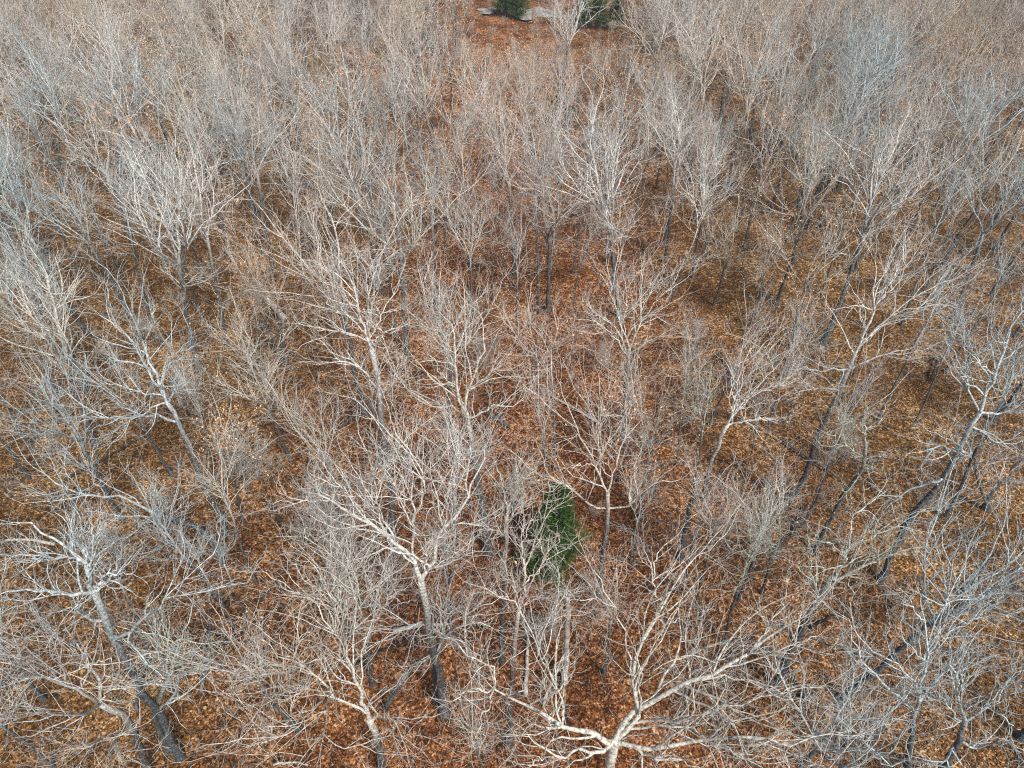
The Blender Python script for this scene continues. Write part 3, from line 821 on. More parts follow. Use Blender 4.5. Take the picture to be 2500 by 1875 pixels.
    hero(20, 'slim oak right of the middle, narrow fan crown leaning right above bare trunk', WHITE, ('i', 150, 400), pp('i', (220, 50)) + pp('f', (270, 1500), (340, 1300), (430, 1080)), [
        (pp('f', (430, 1080), (490, 880), (520, 720), (600, 590)), 'd', 0.5, 1.05), (pp('f', (450, 1030), (600, 850), (720, 720), (800, 620)), 'd', 0.3, 1.1), (pp('f', (440, 1050), (560, 920), (740, 840), (840, 760)), 'd', 0.1, 1.0),
        (pp('f', (450, 1060), (600, 1040), (740, 1050)), 'd', -.3, .8), (pp('f', (450, 1050), (520, 850), (660, 650), (690, 570)), 'd', 0.6, 1.0), (pp('f', (440, 1000), (450, 850), (520, 600)), 'd', .4, .8),
    ], r0=0.18, rl=.62, dens=1.2)
    hero(21, 'tall oak right of the middle, trunk and limbs raking far up right', WHITE, ('i', 760, 90), pp('f', (890, 1400), (1000, 1080), (1110, 860), (1160, 740)), [
        (pp('f', (1160, 740), (1210, 640), (1260, 500), (1310, 400), (1310, 250), (1330, 80)), 'd', 0.5, 1.2), (pp('f', (1310, 400), (1400, 250), (1560, 50)), 'd', 0.4, 1.0), (pp('f', (1210, 640), (1400, 420), (1600, 280), (1800, 190)), 'd', 0.2, 1.05),
        (pp('f', (1170, 730), (1300, 680), (1570, 600)), 'd', -.3, .85), (pp('f', (1270, 570), (1450, 400), (1720, 350)), 'd', -.1, .9), (pp('f', (1160, 740), (980, 750), (880, 720)), 'd', -.3, .8),
        (pp('f', (1110, 870), (980, 855), (800, 890), (740, 920)), 'd', -.3, .85), (pp('f', (1300, 380), (1200, 360), (1080, 380)), 'd', 0, .7), (pp('f', (1340, 350), (1480, 180), (1480, 20)), 'd', .5, .9),
    ], r0=0.22, rl=.62, dens=1.0)
    hero(22, 'half dead oak in the right of the middle with a pale gnarled broken top', GREEN, ('i', 960, 350), pp('i', (1060, 150)) + pp('f', (1130, 1500), (1240, 1320), (1262, 1180)), [
        (pp('f', (1262, 1180), (1250, 1050), (1270, 960)), 'd', 0.2, 1.1), (pp('f', (1250, 1260), (1130, 1200), (1000, 1195)), 'd', 0, .9), (pp('f', (1250, 1280), (1330, 1265), (1450, 1260)), 'd', 0, .8), (pp('f', (1262, 1120), (1160, 1060), (1070, 1110)), 'd', 0, .8),
        (pp('f', (1200, 1380), (1160, 1460), (1060, 1560)), 'd', -1.2, .7), (pp('f', (1220, 1340), (1300, 1360), (1290, 1300)), 'd', -.4, .7), (pp('f', (1262, 1100), (1330, 1080), (1380, 960)), 'd', .2, .7),
    ], r0=0.17, dens=0.7, fine=.6, lat=.6, tip_r=1.4)
    hero(23, 'big slate blue oak at the right edge, trunk crossing up and out', BLUE, ('i', 1360, 520), pp('i', (1520, 170)) + pp('f', (1700, 1440), (1830, 1200), (1950, 1000)), [
        (pp('f', (1950, 1000), (2050, 720), (2150, 470), (2230, 260)), 'd', 0.3, 1.3), (pp('f', (1830, 1200), (1690, 1200), (1580, 1350)), 'd', -.5, .8), (pp('f', (1950, 1000), (2100, 1000), (2260, 850)), 'd', 0, .9),
        (pp('f', (1950, 1000), (1890, 880), (1840, 760), (1770, 600)), 'd', .5, .9), (pp('f', (1850, 1170), (1900, 1270), (1740, 1110)), 'd', -.6, .7), (pp('f', (1880, 1120), (2080, 1180), (2230, 1070)), 'd', -.3, .85),
        (pp('f', (1740, 1380), (1560, 1450), (1400, 1560), (1330, 1640)), 'd', -1.0, .9), (pp('f', (2040, 760), (1940, 700), (1880, 560)), 'd', .4, .8), (pp('f', (2060, 700), (2210, 600), (2300, 420)), 'd', .2, .8),
    ], r0=0.20, rl=.66, dens=1.1)
    hero(24, 'dark tree at the right edge splitting into a V near the ground', GREY, ('f', 1985, 1580), pp('f', (1980, 1530)), [
        (pp('f', (1980, 1530), (1935, 1400), (1920, 1290), (1850, 1240)), 'd', .2, 1.1), (pp('f', (1985, 1530), (2080, 1410), (2212, 1270), (2300, 1200)), 'd', .2, 1.4), (pp('f', (2080, 1410), (2150, 1400), (2212, 1440)), 'd', -.4, .7),
        (pp('f', (1985, 1530), (2030, 1520), (2080, 1560)), 'd', -.3, .5),
    ], r0=0.22, r1=.2, dens=.8, dark_limbs=.5, pale_at=(.45, 1.2), top_z=14)
    # dead standing trunk with a broken top
    hero(25, 'dead standing trunk, peeled pale with a gnarled broken top, below the green cedar', (1, 1, 1), ('h', 1420, 1140), pp('h', (1430, 950), (1442, 800), (1440, 640)), [
        (pp('h', (1440, 640), (1400, 600), (1370, 610)), 'd', 0, .8), (pp('h', (1440, 640), (1480, 600), (1550, 590)), 'd', 0.2, .7), (pp('h', (1440, 660), (1420, 580), (1400, 540)), 'd', .3, .8),
        (pp('h', (1440, 700), (1390, 690), (1370, 660)), 'd', -.3, .6), (pp('h', (1442, 760), (1470, 800), (1492, 845)), 'd', -.5, .7), (pp('h', (1440, 720), (1380, 770), (1210, 830), (1140, 870)), 'd', -.4, .6),
        (pp('h', (1440, 700), (1560, 730), (1660, 730), (1690, 760)), 'd', -.3, .5),
    ], r0=0.19, r1=.15, dens=.5, fine=.4, lat=.45, kind='dead_snag', trunk_mat=M_DEAD, tip_r=1.5, group='dead and fallen timber')
build_heroes()

# ------------------------------------------------------------------ kinds of tree repeated through the stand
KINDS = {
    'spread': [tree_kind(101, 17, .50, 5, 3, (.35, .80), .21, fine=.75), tree_kind(102, 17, .46, 5, 4, (.30, .85), .23, fine=.75), tree_kind(103, 17, .55, 4, 3, (.4, .8), .20, fine=.75)],
    'fan': [tree_kind(111, 17, .55, 5, 2, (.28, .75), .19, fine=.75), tree_kind(112, 17, .50, 6, 2, (.25, .70), .20, fine=.75), tree_kind(113, 17, .60, 4, 2, (.25, .6), .17, fine=.75)],
    'narrow': [tree_kind(121, 16, .60, 3, 4, (.25, .60), .13, dens=.9), tree_kind(122, 16, .62, 3, 4, (.2, .65), .11, dens=.9), tree_kind(123, 15, .55, 3, 5, (.2, .5), .12, dens=.9)],
    'leafy': [tree_kind(131, 16, .50, 4, 4, (.3, .75), .17, leafy=.75, dens=.9, fine=.8, leaf_size=.12), tree_kind(132, 15, .48, 4, 4, (.3, .7), .15, leafy=1.0, dens=.85, fine=.8, leaf_size=.13), tree_kind(133, 14, .42, 4, 5, (.3, .8), .13, leafy=.5, dens=.9, fine=.8)],
    'pole': [tree_kind(141, 14, .72, 2, 4, (.15, .5), .085, dens=.8, fine=.8, limb_len=.28), tree_kind(142, 13, .66, 2, 5, (.2, .6), .07, dens=.8, fine=.8, limb_len=.3)],
    'sapling': [tree_kind(151, 6, .35, 3, 5, (.25, .7), .035, dens=1.5, fine=.6, limb_len=.5, lat=.55, leafy=.10), tree_kind(152, 5, .25, 4, 4, (.25, .8), .03, dens=1.5, fine=.6, limb_len=.55, lat=.5),
                tree_kind(153, 8, .4, 3, 5, (.2, .6), .05, dens=1.2, fine=.6, limb_len=.45, lat=.6, leafy=.25)],
}
TINTS = dict(w=WARM, g=GREY, b=BLUE, p=PINK, W=WHITE, G=GREEN)
LOOK = {'spread': ['broad', 'wide crowned', 'open crowned'], 'fan': ['fan shaped', 'upright brushy', 'vase shaped'], 'narrow': ['narrow', 'slim upright', 'small crowned'],
        'leafy': ['russet leaved', 'thickly brown leaved', 'sparsely tan leaved'], 'pole': ['pole thin', 'spindly dark'], 'sapling': ['twiggy low', 'bushy low', 'tan leaved low']}
TONE = {WARM: 'cream barked', GREY: 'grey barked', BLUE: 'blue grey', PINK: 'pinkish barked', WHITE: 'pale', GREEN: 'lichen green'}
records = []      # everything planted, labelled once all places are known

def plant(kd, vi, x, y, h, tilt, tint, rz):
    k = KINDS[kd][vi]
    o = plant_tree(k, 'sapling' if kd == 'sapling' else 'oak_tree', (x, y, float(gz(x, y))), h / k['H'], rz, tilt, tint, '', '')
    records.append(dict(o=o, kd=kd, vi=vi, x=x, y=y, h=h, tint=tint, tilt=tilt))
    TAKEN.append((x, y, 1.6))

# trunks read off the photograph: crop, base x, y, crown top x, y, kind, tint
PLACED = """
d 1190 740 a 750 770 spread W
d 1360 600 a 1180 820 fan W
a 1630 1600 a 1560 480 fan g
a 1370 1530 a 1230 610 narrow g
d 1220 460 a 850 850 narrow b
a 1000 1650 a 800 900 narrow b
d 785 415 a 320 950 fan b
d 885 385 a 620 880 narrow b
d 515 870 d 60 0 spread b
d 410 780 d 230 -150 narrow b
d 350 890 d 150 60 fan b
d 1855 350 a 1740 900 narrow W
d 1720 720 a 1600 1500 leafy p
d 1690 700 d 1500 250 leafy p
b 60 1640 a 2000 760 spread w
b 1760 1900 b 1750 420 spread W
b 1120 1640 b 1060 560 fan p
b 1205 1180 b 1180 500 narrow p
e 1325 390 b 1400 790 spread p
e 1270 410 b 1280 700 narrow g
b 1680 1570 b 1640 760 narrow g
b 2020 1570 b 2060 560 fan W
b 2140 1210 b 2180 560 narrow w
e 480 640 b 330 860 spread w
b 455 1590 b 430 760 narrow w
b 80 1580 b 20 800 leafy p
b 200 1610 b 160 830 pole w
b 655 1470 b 640 860 pole g
b 700 1510 b 720 780 narrow w
b 800 1510 b 800 700 pole w
b 870 1590 b 850 760 leafy p
b 555 1000 b 540 340 spread W
c 700 950 c 870 380 fan W
c 910 1380 c 1200 480 fan W
c 1000 1360 c 1080 560 spread W
c 850 1260 c 960 660 leafy p
c 1460 1120 c 1650 500 spread W
f 225 180 c 380 780 fan W
c 60 1260 c 0 540 narrow W
c 170 1210 c 240 640 leafy p
f 1010 580 c 1700 560 spread W
f 800 620 c 1090 1150 leafy w
f 1330 1050 f 1900 100 narrow b
f 800 1040 f 1000 440 pole b
f 320 1060 f 560 420 narrow g
f 680 1080 f 900 560 narrow g
f 640 1230 f 820 640 pole g
f 1560 1060 f 1850 420 narrow b
f 1740 750 f 2160 0 narrow b
f 260 170 f 300 -260 pole p
f 350 350 f 460 -120 leafy w
f 540 1400 f 480 1060 pole g
i 890 200 f 1240 740 narrow g
i 880 210 f 1020 1180 pole g
i 1740 150 f 2180 500 narrow b
i 1100 1240 f 2212 1500 fan b
i 1360 500 i 1620 40 pole b
i 640 600 i 700 -100 leafy G
i 500 640 i 620 60 fan g
i 420 900 i 620 200 narrow G
i 240 700 i 330 60 narrow p
i 130 1450 i 300 700 pole g
i 1230 1640 i 1420 1250 pole G
i 1040 1620 i 1180 1250 pole g
e 1270 980 e 1180 800 leafy p
e 1330 1500 e 1320 640 narrow p
e 1370 1350 e 1300 420 pole p
e 1740 1420 e 1850 850 narrow w
e 1150 570 e 1130 -40 narrow g
e 540 790 e 500 380 pole g
e 860 430 e 870 -120 fan W
e 730 1100 e 700 60 fan W
e 320 1310 e 180 620 leafy w
e 1310 350 e 1340 0 pole g
e 1460 410 e 1580 -60 narrow W
e 1830 1640 e 1900 1000 pole g
e 1870 1640 e 2000 900 leafy w
e 2090 1320 e 2150 700 narrow w
e 2200 1500 e 2212 800 narrow G
e 1500 900 e 1490 500 pole p
e 1680 780 e 1640 500 sapling p
d 1370 600 d 1240 60 pole w
d 1250 760 d 1080 250 pole g
d 1030 1370 d 700 700 leafy b
d 1660 1000 d 1450 400 leafy w
d 1600 720 d 1540 340 pole w
d 1690 720 d 1620 280 pole w
d 1990 480 d 1900 0 narrow w
d 1980 540 d 2000 60 pole p
d 200 1230 d 0 880 narrow g
d 180 1400 d 0 1050 narrow b
d 1290 1420 d 1230 820 narrow w
d 1450 1640 d 1560 900 leafy w
d 1510 1480 d 1460 1090 sapling g
d 1640 1400 d 1750 1150 sapling w
d 2050 1640 d 1900 900 fan w
d 1740 1280 d 1640 820 spread w
g 1350 700 g 960 80 narrow b
g 1490 780 g 1370 250 pole b
g 1545 560 g 1440 200 narrow w
g 1840 330 g 1780 220 sapling w
g 900 1025 g 800 640 narrow b
g 260 1240 g 0 860 fan b
g 320 1650 g 130 1400 narrow b
g 1420 830 g 1280 500 pole g
g 1780 1420 g 1600 1150 leafy g
g 2190 700 g 2110 420 narrow w
g 1640 1500 g 1330 1380 sapling w
h 320 390 h 250 0 pole g
h 190 690 h 120 330 narrow g
h 735 540 e 700 1050 fan W
h 380 580 h 350 380 sapling p
h 770 920 h 740 620 narrow W
h 950 1760 h 960 1200 narrow w
h 1330 540 h 1320 340 sapling g
h 1290 950 h 1280 760 sapling p
h 1335 870 h 1330 650 sapling p
h 1590 180 h 1580 120 sapling g
h 1810 460 h 1830 60 pole g
h 1830 440 h 1880 40 pole g
h 2130 600 h 2190 60 narrow g
h 1660 1100 h 1650 650 narrow p
h 2100 1450 h 2200 1100 pole w
h 130 880 h 60 380 narrow w
h 1620 660 h 1600 500 sapling w
"""
r = np.random.default_rng(77)
for ln in PLACED.strip().splitlines():
    c1, bx, by, c2, tx, ty, kd, tn = ln.split()
    b = on_ground(*full(c1, float(bx), float(by)))
    tfx, tfy = full(c2, float(tx), float(ty))
    top = on_plane(tfx, tfy, b[1] + 0.4)
    if kd == 'sapling':
        top[2] = np.clip(top[2], 2.5, 8)
    elif kd == 'pole':
        top[2] = np.clip(top[2], 8, 15)
    else:
        top[2] = np.clip(top[2], 11, 19.5)
    dx = np.clip((top[0] - b[0]) / top[2], -0.12, 0.12)
    vi = int(r.integers(0, len(KINDS[kd])))
    tint = np.array(TINTS[tn]) * r.uniform(0.94, 1.05)
    rec_t = tuple(tint)
    TONE[rec_t] = TONE[TINTS[tn]]
    plant(kd, vi, b[0], b[1], top[2] * 1.02, (math.atan(dx), r.normal() * 0.03), rec_t, r.uniform(0, 6.28))

# the rest of the stand: free places between those
def free(x, y, gap):
    return all((x - a) ** 2 + (y - b) ** 2 > (gap * 0.5 + c * 0.5 + 0.4) ** 2 for a, b, c in TAKEN)

def in_view(x, y, h):
    for z in (0, h * 0.5, h):
        if y * CP - (z - CAM_H) * SP < 1: continue
        u, v = project((x, y, z))
        if -160 < u < 2660 and -160 < v < 2080: return True
    return False

plant('spread', 0, 6.6, 94, 17.5, (0.02, 0), (1.13, 1.11, 1.08), 1.0); TONE[(1.13, 1.11, 1.08)] = 'pale'
plant('fan', 1, 20.5, 101, 17, (0.02, 0), (1.0, .98, .97), 2.0); TONE[(1.0, .98, .97)] = 'light grey'
cand = []
r = np.random.default_rng(2024)
N_THINGS = 285
tries = 0
far_pts = []
def opening(x, y):
    """the corridor of low growth before the pale gravel"""
    return -13 < x < 27 and 92 < y < 150
CED = on_ground(1347, 1378)
TAKEN.append((CED[0], CED[1], 6.0))
while tries < 16000:
    tries += 1
    y = 5 + 178 * r.random() ** 0.62
    hw = (y * CP + CAM_H * SP) * 0.80 + 6
    x = r.uniform(-hw, hw)
    if y > 182: continue
    gap = 5.7 if y < 45 else (3.9 if y < 58 else (3.5 if y < 75 else 3.6))
    if not free(x, y, gap): continue
    if abs(x) < 7 and 19 < y < 27: continue
    uu, vv = project((x, y, 0))
    op = 1120 < uu < 1530 and y > 62
    back = y > 124 and 1150 < uu < 1520
    if back and r.random() < .2: continue
    u = r.random()
    side = min(abs(x) / 34, 1)
    if y < 45:
        kd = ['pole', 'narrow', 'fan', 'spread', 'sapling'][int(np.searchsorted([.25, .5, .68, .85], u))]
    elif y < 56:
        kd = ['narrow', 'pole', 'fan', 'leafy', 'spread'][int(np.searchsorted([.25, .4, .55, .85], u))]
    else:
        kd = ['narrow', 'fan', 'leafy', 'spread'][int(np.searchsorted([.12, .33, .78], u))]
    if op: kd = 'leafy' if (y < 95 and u < .8) or u < .3 else 'sapling'
    h = {'pole': 12.5, 'narrow': 14.5, 'fan': 16, 'spread': 16, 'leafy': 14, 'sapling': 5.5}[kd] * r.uniform(.76, 1.18)
    if op:
        hm = 36 - .272 * y
        h = min(h, hm * r.uniform(.8, 1.0)) if not back and hm > 2.2 else r.uniform(1.5, 4.5)
        if kd == 'leafy' and h < 6: kd = 'sapling'
    if not in_view(x, y, h): continue
    cand.append((x, y, kd, h)); TAKEN.append((x, y, gap))
cand.sort(key=lambda c: c[0] ** 2 + c[1] ** 2)
n_single = N_THINGS - len(records)
def pick_tint(x, y):
    s = min(abs(x) / (18 + y * .35), 1.0)
    u = r.random()
    if u < .55 * s: return BLUE  # more blue bark further out, the lens cast painted in as tint
    return [WARM, GREY, PINK, WHITE][int(r.integers(0, 4))]
for x, y, kd, h in cand[:n_single]:
    base = pick_tint(x, y)
    tint = tuple(np.array(base) * r.uniform(.9, 1.06)); TONE[tint] = TONE[base]
    plant(kd, int(r.integers(0, len(KINDS[kd]))), x, y, h, (r.normal() * .035, r.normal() * .035), tint, r.uniform(0, 6.28))
far = cand[n_single:]
print('singles', len(records), 'far', len(far), 'nearest far', far[0][:2] if far else None)

# ------------------------------------------------------------------ the woodland behind, past the trees that are placed one by one
def woodland():
    kinds = [tree_kind(201, 17, .50, 5, 2, (.3, .75), .2, dens=.75, fine=.4, joined=True, tip_r=1.5), tree_kind(202, 17, .52, 5, 2, (.3, .75), .2, dens=.75, fine=.4, joined=True, tip_r=1.5),
             tree_kind(203, 16, .58, 4, 3, (.25, .7), .15, dens=.75, fine=.4, joined=True, tip_r=1.5), tree_kind(204, 16, .48, 4, 3, (.3, .75), .17, leafy=.9, dens=.8, fine=.55, joined=True, tip_r=1.2, leaf_size=.13),
             tree_kind(205, 15, .46, 4, 3, (.3, .75), .15, leafy=1.0, dens=.8, fine=.7, joined=True, tip_r=1.2, leaf_size=.13), tree_kind(206, 6, .3, 4, 4, (.25, .8), .035, dens=1.4, fine=.5, limb_len=.55, lat=.6, joined=True, leafy=.3, tip_r=1.3)]
    src = bpy.data.collections.new('woodland_kinds')
    for q, k in enumerate(kinds):
        e = bpy.data.objects.new('woodland_tree_%02d' % q, None)
        tree_c = bpy.data.collections.new('woodland_kind_%02d' % q)
        for nm, me, mt in k['parts']:
            o = bpy.data.objects.new('%s_w%02d' % (nm, q), me)
            if not me.materials: me.materials.append(mt)
            tree_c.objects.link(o)
        src.children.link(tree_c)
    pts, idx, sc, rot = [], [], [], []
    for x, y, kd, h in far:
        q = {'spread': 0, 'fan': 1, 'narrow': 2, 'leafy': int(r.choice([3, 3, 4])), 'pole': 2, 'sapling': 5}[kd]
        pts.append((x, y, float(gz(x, y)))); idx.append(q); sc.append(h / kinds[q]['H']); rot.append(r.uniform(0, 6.28))
    me = bpy.data.meshes.new('distant_woodland')
    me.vertices.add(len(pts)); me.vertices.foreach_set('co', np.array(pts, np.float32).ravel())
    for nm, tp, vals in (('pick', 'INT', idx), ('size', 'FLOAT', sc), ('turn', 'FLOAT', rot)):
        a = me.attributes.new(nm, tp, 'POINT'); a.data.foreach_set('value', vals)
    o = put('distant_woodland', me, None, None, None, kind='stuff')
    ng = bpy.data.node_groups.new('woodland', 'GeometryNodeTree')
    ng.interface.new_socket('Geometry', in_out='INPUT', socket_type='NodeSocketGeometry')
    ng.interface.new_socket('Geometry', in_out='OUTPUT', socket_type='NodeSocketGeometry')
    N, L = ng.nodes, ng.links
    gi, go = N.new('NodeGroupInput'), N.new('NodeGroupOutput')
    ci = N.new('GeometryNodeCollectionInfo'); ci.inputs[0].default_value = src; ci.inputs['Separate Children'].default_value = True
    iop = N.new('GeometryNodeInstanceOnPoints'); iop.inputs['Pick Instance'].default_value = True
    def attr(nm, tp):
        a = N.new('GeometryNodeInputNamedAttribute'); a.data_type = tp; a.inputs[0].default_value = nm; return a.outputs[0]
    cx = N.new('ShaderNodeCombineXYZ'); L.new(attr('turn', 'FLOAT'), cx.inputs[2])
    L.new(gi.outputs[0], iop.inputs['Points']); L.new(ci.outputs[0], iop.inputs['Instance'])
    L.new(attr('pick', 'INT'), iop.inputs['Instance Index']); L.new(cx.outputs[0], iop.inputs['Rotation']); L.new(attr('size', 'FLOAT'), iop.inputs['Scale'])
    L.new(iop.outputs[0], go.inputs[0])
    md = o.modifiers.new('trees', 'NODES'); md.node_group = ng
woodland()

# ------------------------------------------------------------------ the green cedar
def cedar(loc, h, w, label, seed, group=None, n_br=150, per=150, wide=1.0):
    r = np.random.default_rng(seed)
    root = put('cedar_tree', None, None, None, loc)
    root['label'] = label; root['category'] = 'tree'
    if group: root['group'] = group
    z = np.linspace(-.1, h * .96, 12)
    TP = np.column_stack([np.cumsum(r.normal(size=12) * .02), np.cumsum(r.normal(size=12) * .02), z])
    t1 = trunk_mesh(TP, np.linspace(.13, .02, 12) * h / 8, np.full(12, .0), r)
    o = put('trunk', t1, root, M_BARK); o.color = (.7, .55, .45, 1)
    zz = h * (.06 + .94 * (1 - r.random(n_br) ** .62)); az = r.uniform(0, 6.28, n_br)
    f = 1 - zz / h
    L = w * .5 * (f ** .75) * r.uniform(.6, 1.18, n_br) + .12
    L *= 1 + .18 * np.sin(az * 2 + seed) + .15 * np.sin(az * 3 + zz)
    el = .25 + .5 * (1 - f)
    D = np.column_stack([np.cos(az) * np.cos(el), np.sin(az) * np.cos(el), np.sin(el)])
    P0 = np.column_stack([np.interp(zz, z, TP[:, 0]), np.interp(zz, z, TP[:, 1]), zz])
    PB = grow(P0, D, L, 5, .12, .03, r)
    tb = Tubes(); tb.add(PB, taper(np.full(n_br, .016), np.full(n_br, .006), 5), 4, np.full((n_br, 6), .1))
    o = put('branches', tb.mesh('branches'), root, M_BARK, kind='stuff'); o.color = (.6, .5, .42, 1)
    # feathery sprays of scale leaves
    n = n_br * per
    b = r.integers(0, n_br, n); t = r.random(n) ** .6
    i = np.minimum((t * 5).astype(int), 4); fr = (t * 5 - i)[:, None]
    c = PB[b, i] * (1 - fr) + PB[b, i + 1] * fr
    off = r.normal(size=(n, 3)) * np.array([1, 1, .75]) * (.085 + .10 * (L[b] / w))[:, None]
    c = c + off
    a = unit(off + D[b] * .12 + r.normal(size=(n, 3)) * .05 + [0, 0, .06]) * (.13 * (1 + .6 * (loc[1] > 60)) * r.uniform(.6, 1.5, n))[:, None]
    s = unit(np.cross(a, r.normal(size=(n, 3)))) * .019 * wide * (1 if loc[1] < 60 else 1.8)
    V = np.stack([c - s, c + s, c + a * .6 + s * 1.3, c + a], 1).reshape(-1, 3)
    k = np.arange(n)[:, None] * 4
    T = np.concatenate([k + [0, 1, 2], k + [0, 2, 3]], 0)
    clump = .5 + .5 * np.sin(b * 12.9898)
    tone = np.clip(.25 + .45 * clump + r.normal(size=n) * .14, 0, 1)
    put('foliage', mesh_quads('foliage', V, None, T, attr={'tone': np.repeat(tone, 4)}, smooth=False), root, M_NEEDLE, kind='stuff')
cedar((CED[0], CED[1], 0), 7.6, 4.3, 'bright green cedar, the one large evergreen, standing in the lower middle of the wood', 31, n_br=260, per=130, wide=1.15)
for c, x, y, h, w, s, lb in [('a', 20, 1160, 4.5, 3.0, 32, 'small green cedar at the left edge, well above the middle of the photo'),
                          ('F', 1262, 44, 6.5, 5.5, 34, 'dark cedar before the pale gravel at the top, left of the others'),
                          ('F', 1228, 36, 5.0, 5.5, 35, 'smaller dark cedar left of the gravel patches at the top'),
                          ('F', 1458, 66, 7.0, 5.5, 36, 'dark cedar right of the gravel patches at the top, half hidden by grey twigs'),
                          ('F', 1502, 68, 5.2, 4.5, 37, 'olive cedar beside the rightmost gravel patch at the top'),
                          ('F', 1420, 70, 6.5, 3.5, 38, 'narrow dark cedar between two gravel patches at the top'),
                          ('b', 600, 320, 5, 3, 39, 'small green cedar among dense bare crowns, upper left of the gravel opening'),
                          ('b', 1400, 760, 6, 4, 40, 'shaded cedar behind the pinkish tree in the upper middle'),
                          ('a', 1960, 60, 8, 4, 41, 'dark cedar near the top edge, left of the gravel opening'),
                          ('c', 700, 920, 3, 2.5, 42, 'low olive cedar beside a dark trunk in the upper right')]:
    p = on_ground(*full(c, x, y)) if c != 'F' else on_ground(x, y)
    cedar((p[0], p[1], 0), h, w, lb, s, 'small evergreens scattered in the wood', 110, 60, 1.6)

# ------------------------------------------------------------------ fallen timber
def log(name, label, cat, pts, z, r0, r1, mat, seed, stubs=2):
    r = np.random.default_rng(seed)
    W = np.array([on_ground(*full(*p), zz) for p, zz in zip(pts, z)])
    b = W[0].copy(); P = resample(W, 10) - b
    P[1:-1] += r.normal(size=(8, 3)) * .03
    R = np.linspace(r0, r1, 10) * r.uniform(.92, 1.08, 10)
    tb = Tubes(); tb.add(P[None], R[None], 9, np.zeros((1, 10)))
    V = np.concatenate(tb.V); Q = np.concatenate(tb.Q); n = len(V)
    V = np.vstack([V, P[0], P[-1]])
    T = [(n, (k + 1) % 9, k) for k in range(9)] + [(n + 1, 81 + k, 81 + (k + 1) % 9) for k in range(9)]
    me = mesh_quads(name, V, Q, T, attr={'pale': np.zeros(n + 2)})
    root = put(name, me, None, mat, b)
    root['label'] = label; root['category'] = cat; root['group'] = 'dead and fallen timber'
    for q in range(stubs):
        k = int(r.integers(3, 9)); d = unit(P[k] - P[k - 1]); s = unit(np.cross(d, r.normal(size=3))); s[2] = abs(s[2])
        S = grow(P[k][None], (d * .5 + s)[None], np.array([r.uniform(.5, 1.6)]), 5, .15, .0, r)
        t2 = Tubes(); t2.add(S, np.linspace(R[k] * .45, .012, 6)[None], 5, np.zeros((1, 6)))
        put('branch_stub', t2.mesh('branch_stub'), root, mat)
log('snag', 'pale broken trunk end lying aslant among thin branches, left of the middle', 'log', pp('d', (1715, 445), (1600, 315)), (.9, 2.0), .26, .20, M_DEAD, 1, 1)
log('fallen_branch', 'dark thin branch lying beside the pale broken trunk', 'branch', pp('d', (1625, 305), (1700, 300), (1785, 292)), (.25, .2, .15), .06, .03, M_ROT, 2)
log('fallen_log', 'dark log lying level on the leaves, left of the middle below the centre line', 'log', pp('d', (1815, 1482), (1900, 1470), (2010, 1465)), (.16, .16, .16), .16, .11, M_ROT, 3)
log('fallen_log', 'thinner dark log in line with the level dark log, further right', 'log', pp('d', (2040, 1465), (2110, 1440), (2190, 1430)), (.14, .14, .14), .10, .07, M_ROT, 4)
log('leaning_pole', 'reddish brown bare pole leaning near the green cedar, above left of it', 'log', pp('e', (1180, 1370), (1205, 1260), (1235, 1180)), (.1, 2.5, 4.6), .06, .03, M_DEAD, 5, 0)
log('leaning_pole', 'pale pole leaning against the foot of the dead standing trunk', 'log', pp('h', (1290, 1295), (1360, 1110), (1420, 970)), (.1, 1.6, 3.0), .055, .035, M_DEAD, 6, 0)
log('snag', 'broken lichen grey stub leaning out left of the two straight trunks in the lower middle', 'log', pp('h', (345, 1300), (440, 1140), (500, 1060), (600, 990)), (.2, 3.5, 5.0, 6.0), .17, .07, M_BARK, 7, 3)
log('fallen_log', 'dark forked log with stubs lying in the lower left beside straight dark trunks', 'log', pp('g', (1690, 175), (1640, 110), (1600, 60)), (.2, .3, .4), .11, .07, M_ROT, 8, 4)
log('fallen_log', 'dark burnt looking log slanting in the lower right between two pale oaks', 'log', pp('i', (925, 815), (1040, 760), (1165, 725)), (3.5, 4.5, 5.2), .10, .06, M_ROT, 9, 3)
log('fallen_log', 'dark limb lying across thin trunks right of the middle', 'log', pp('f', (320, 985), (400, 1000), (560, 1050), (650, 1120)), (.3, .3, .3, .2), .09, .06, M_ROT, 10, 2)
log('fallen_log', 'grey log on the leaves at the upper left among dark trunks', 'log', pp('a', (930, 1450), (1000, 1420), (1080, 1385)), (.15, .15, .3), .08, .05, M_DEAD, 11, 2)
log('fallen_branch', 'pale crooked branch lying at the bottom edge left of the middle', 'branch', pp('g', (1640, 1640), (1740, 1625), (1850, 1640)), (.15, .2, .15), .06, .03, M_DEAD, 12, 3)
log('fallen_branch', 'pale stick lying on open leaves in the left of the photo', 'branch', pp('d', (440, 515), (490, 520), (510, 560)), (.15, .2, .15), .05, .03, M_DEAD, 13, 2)

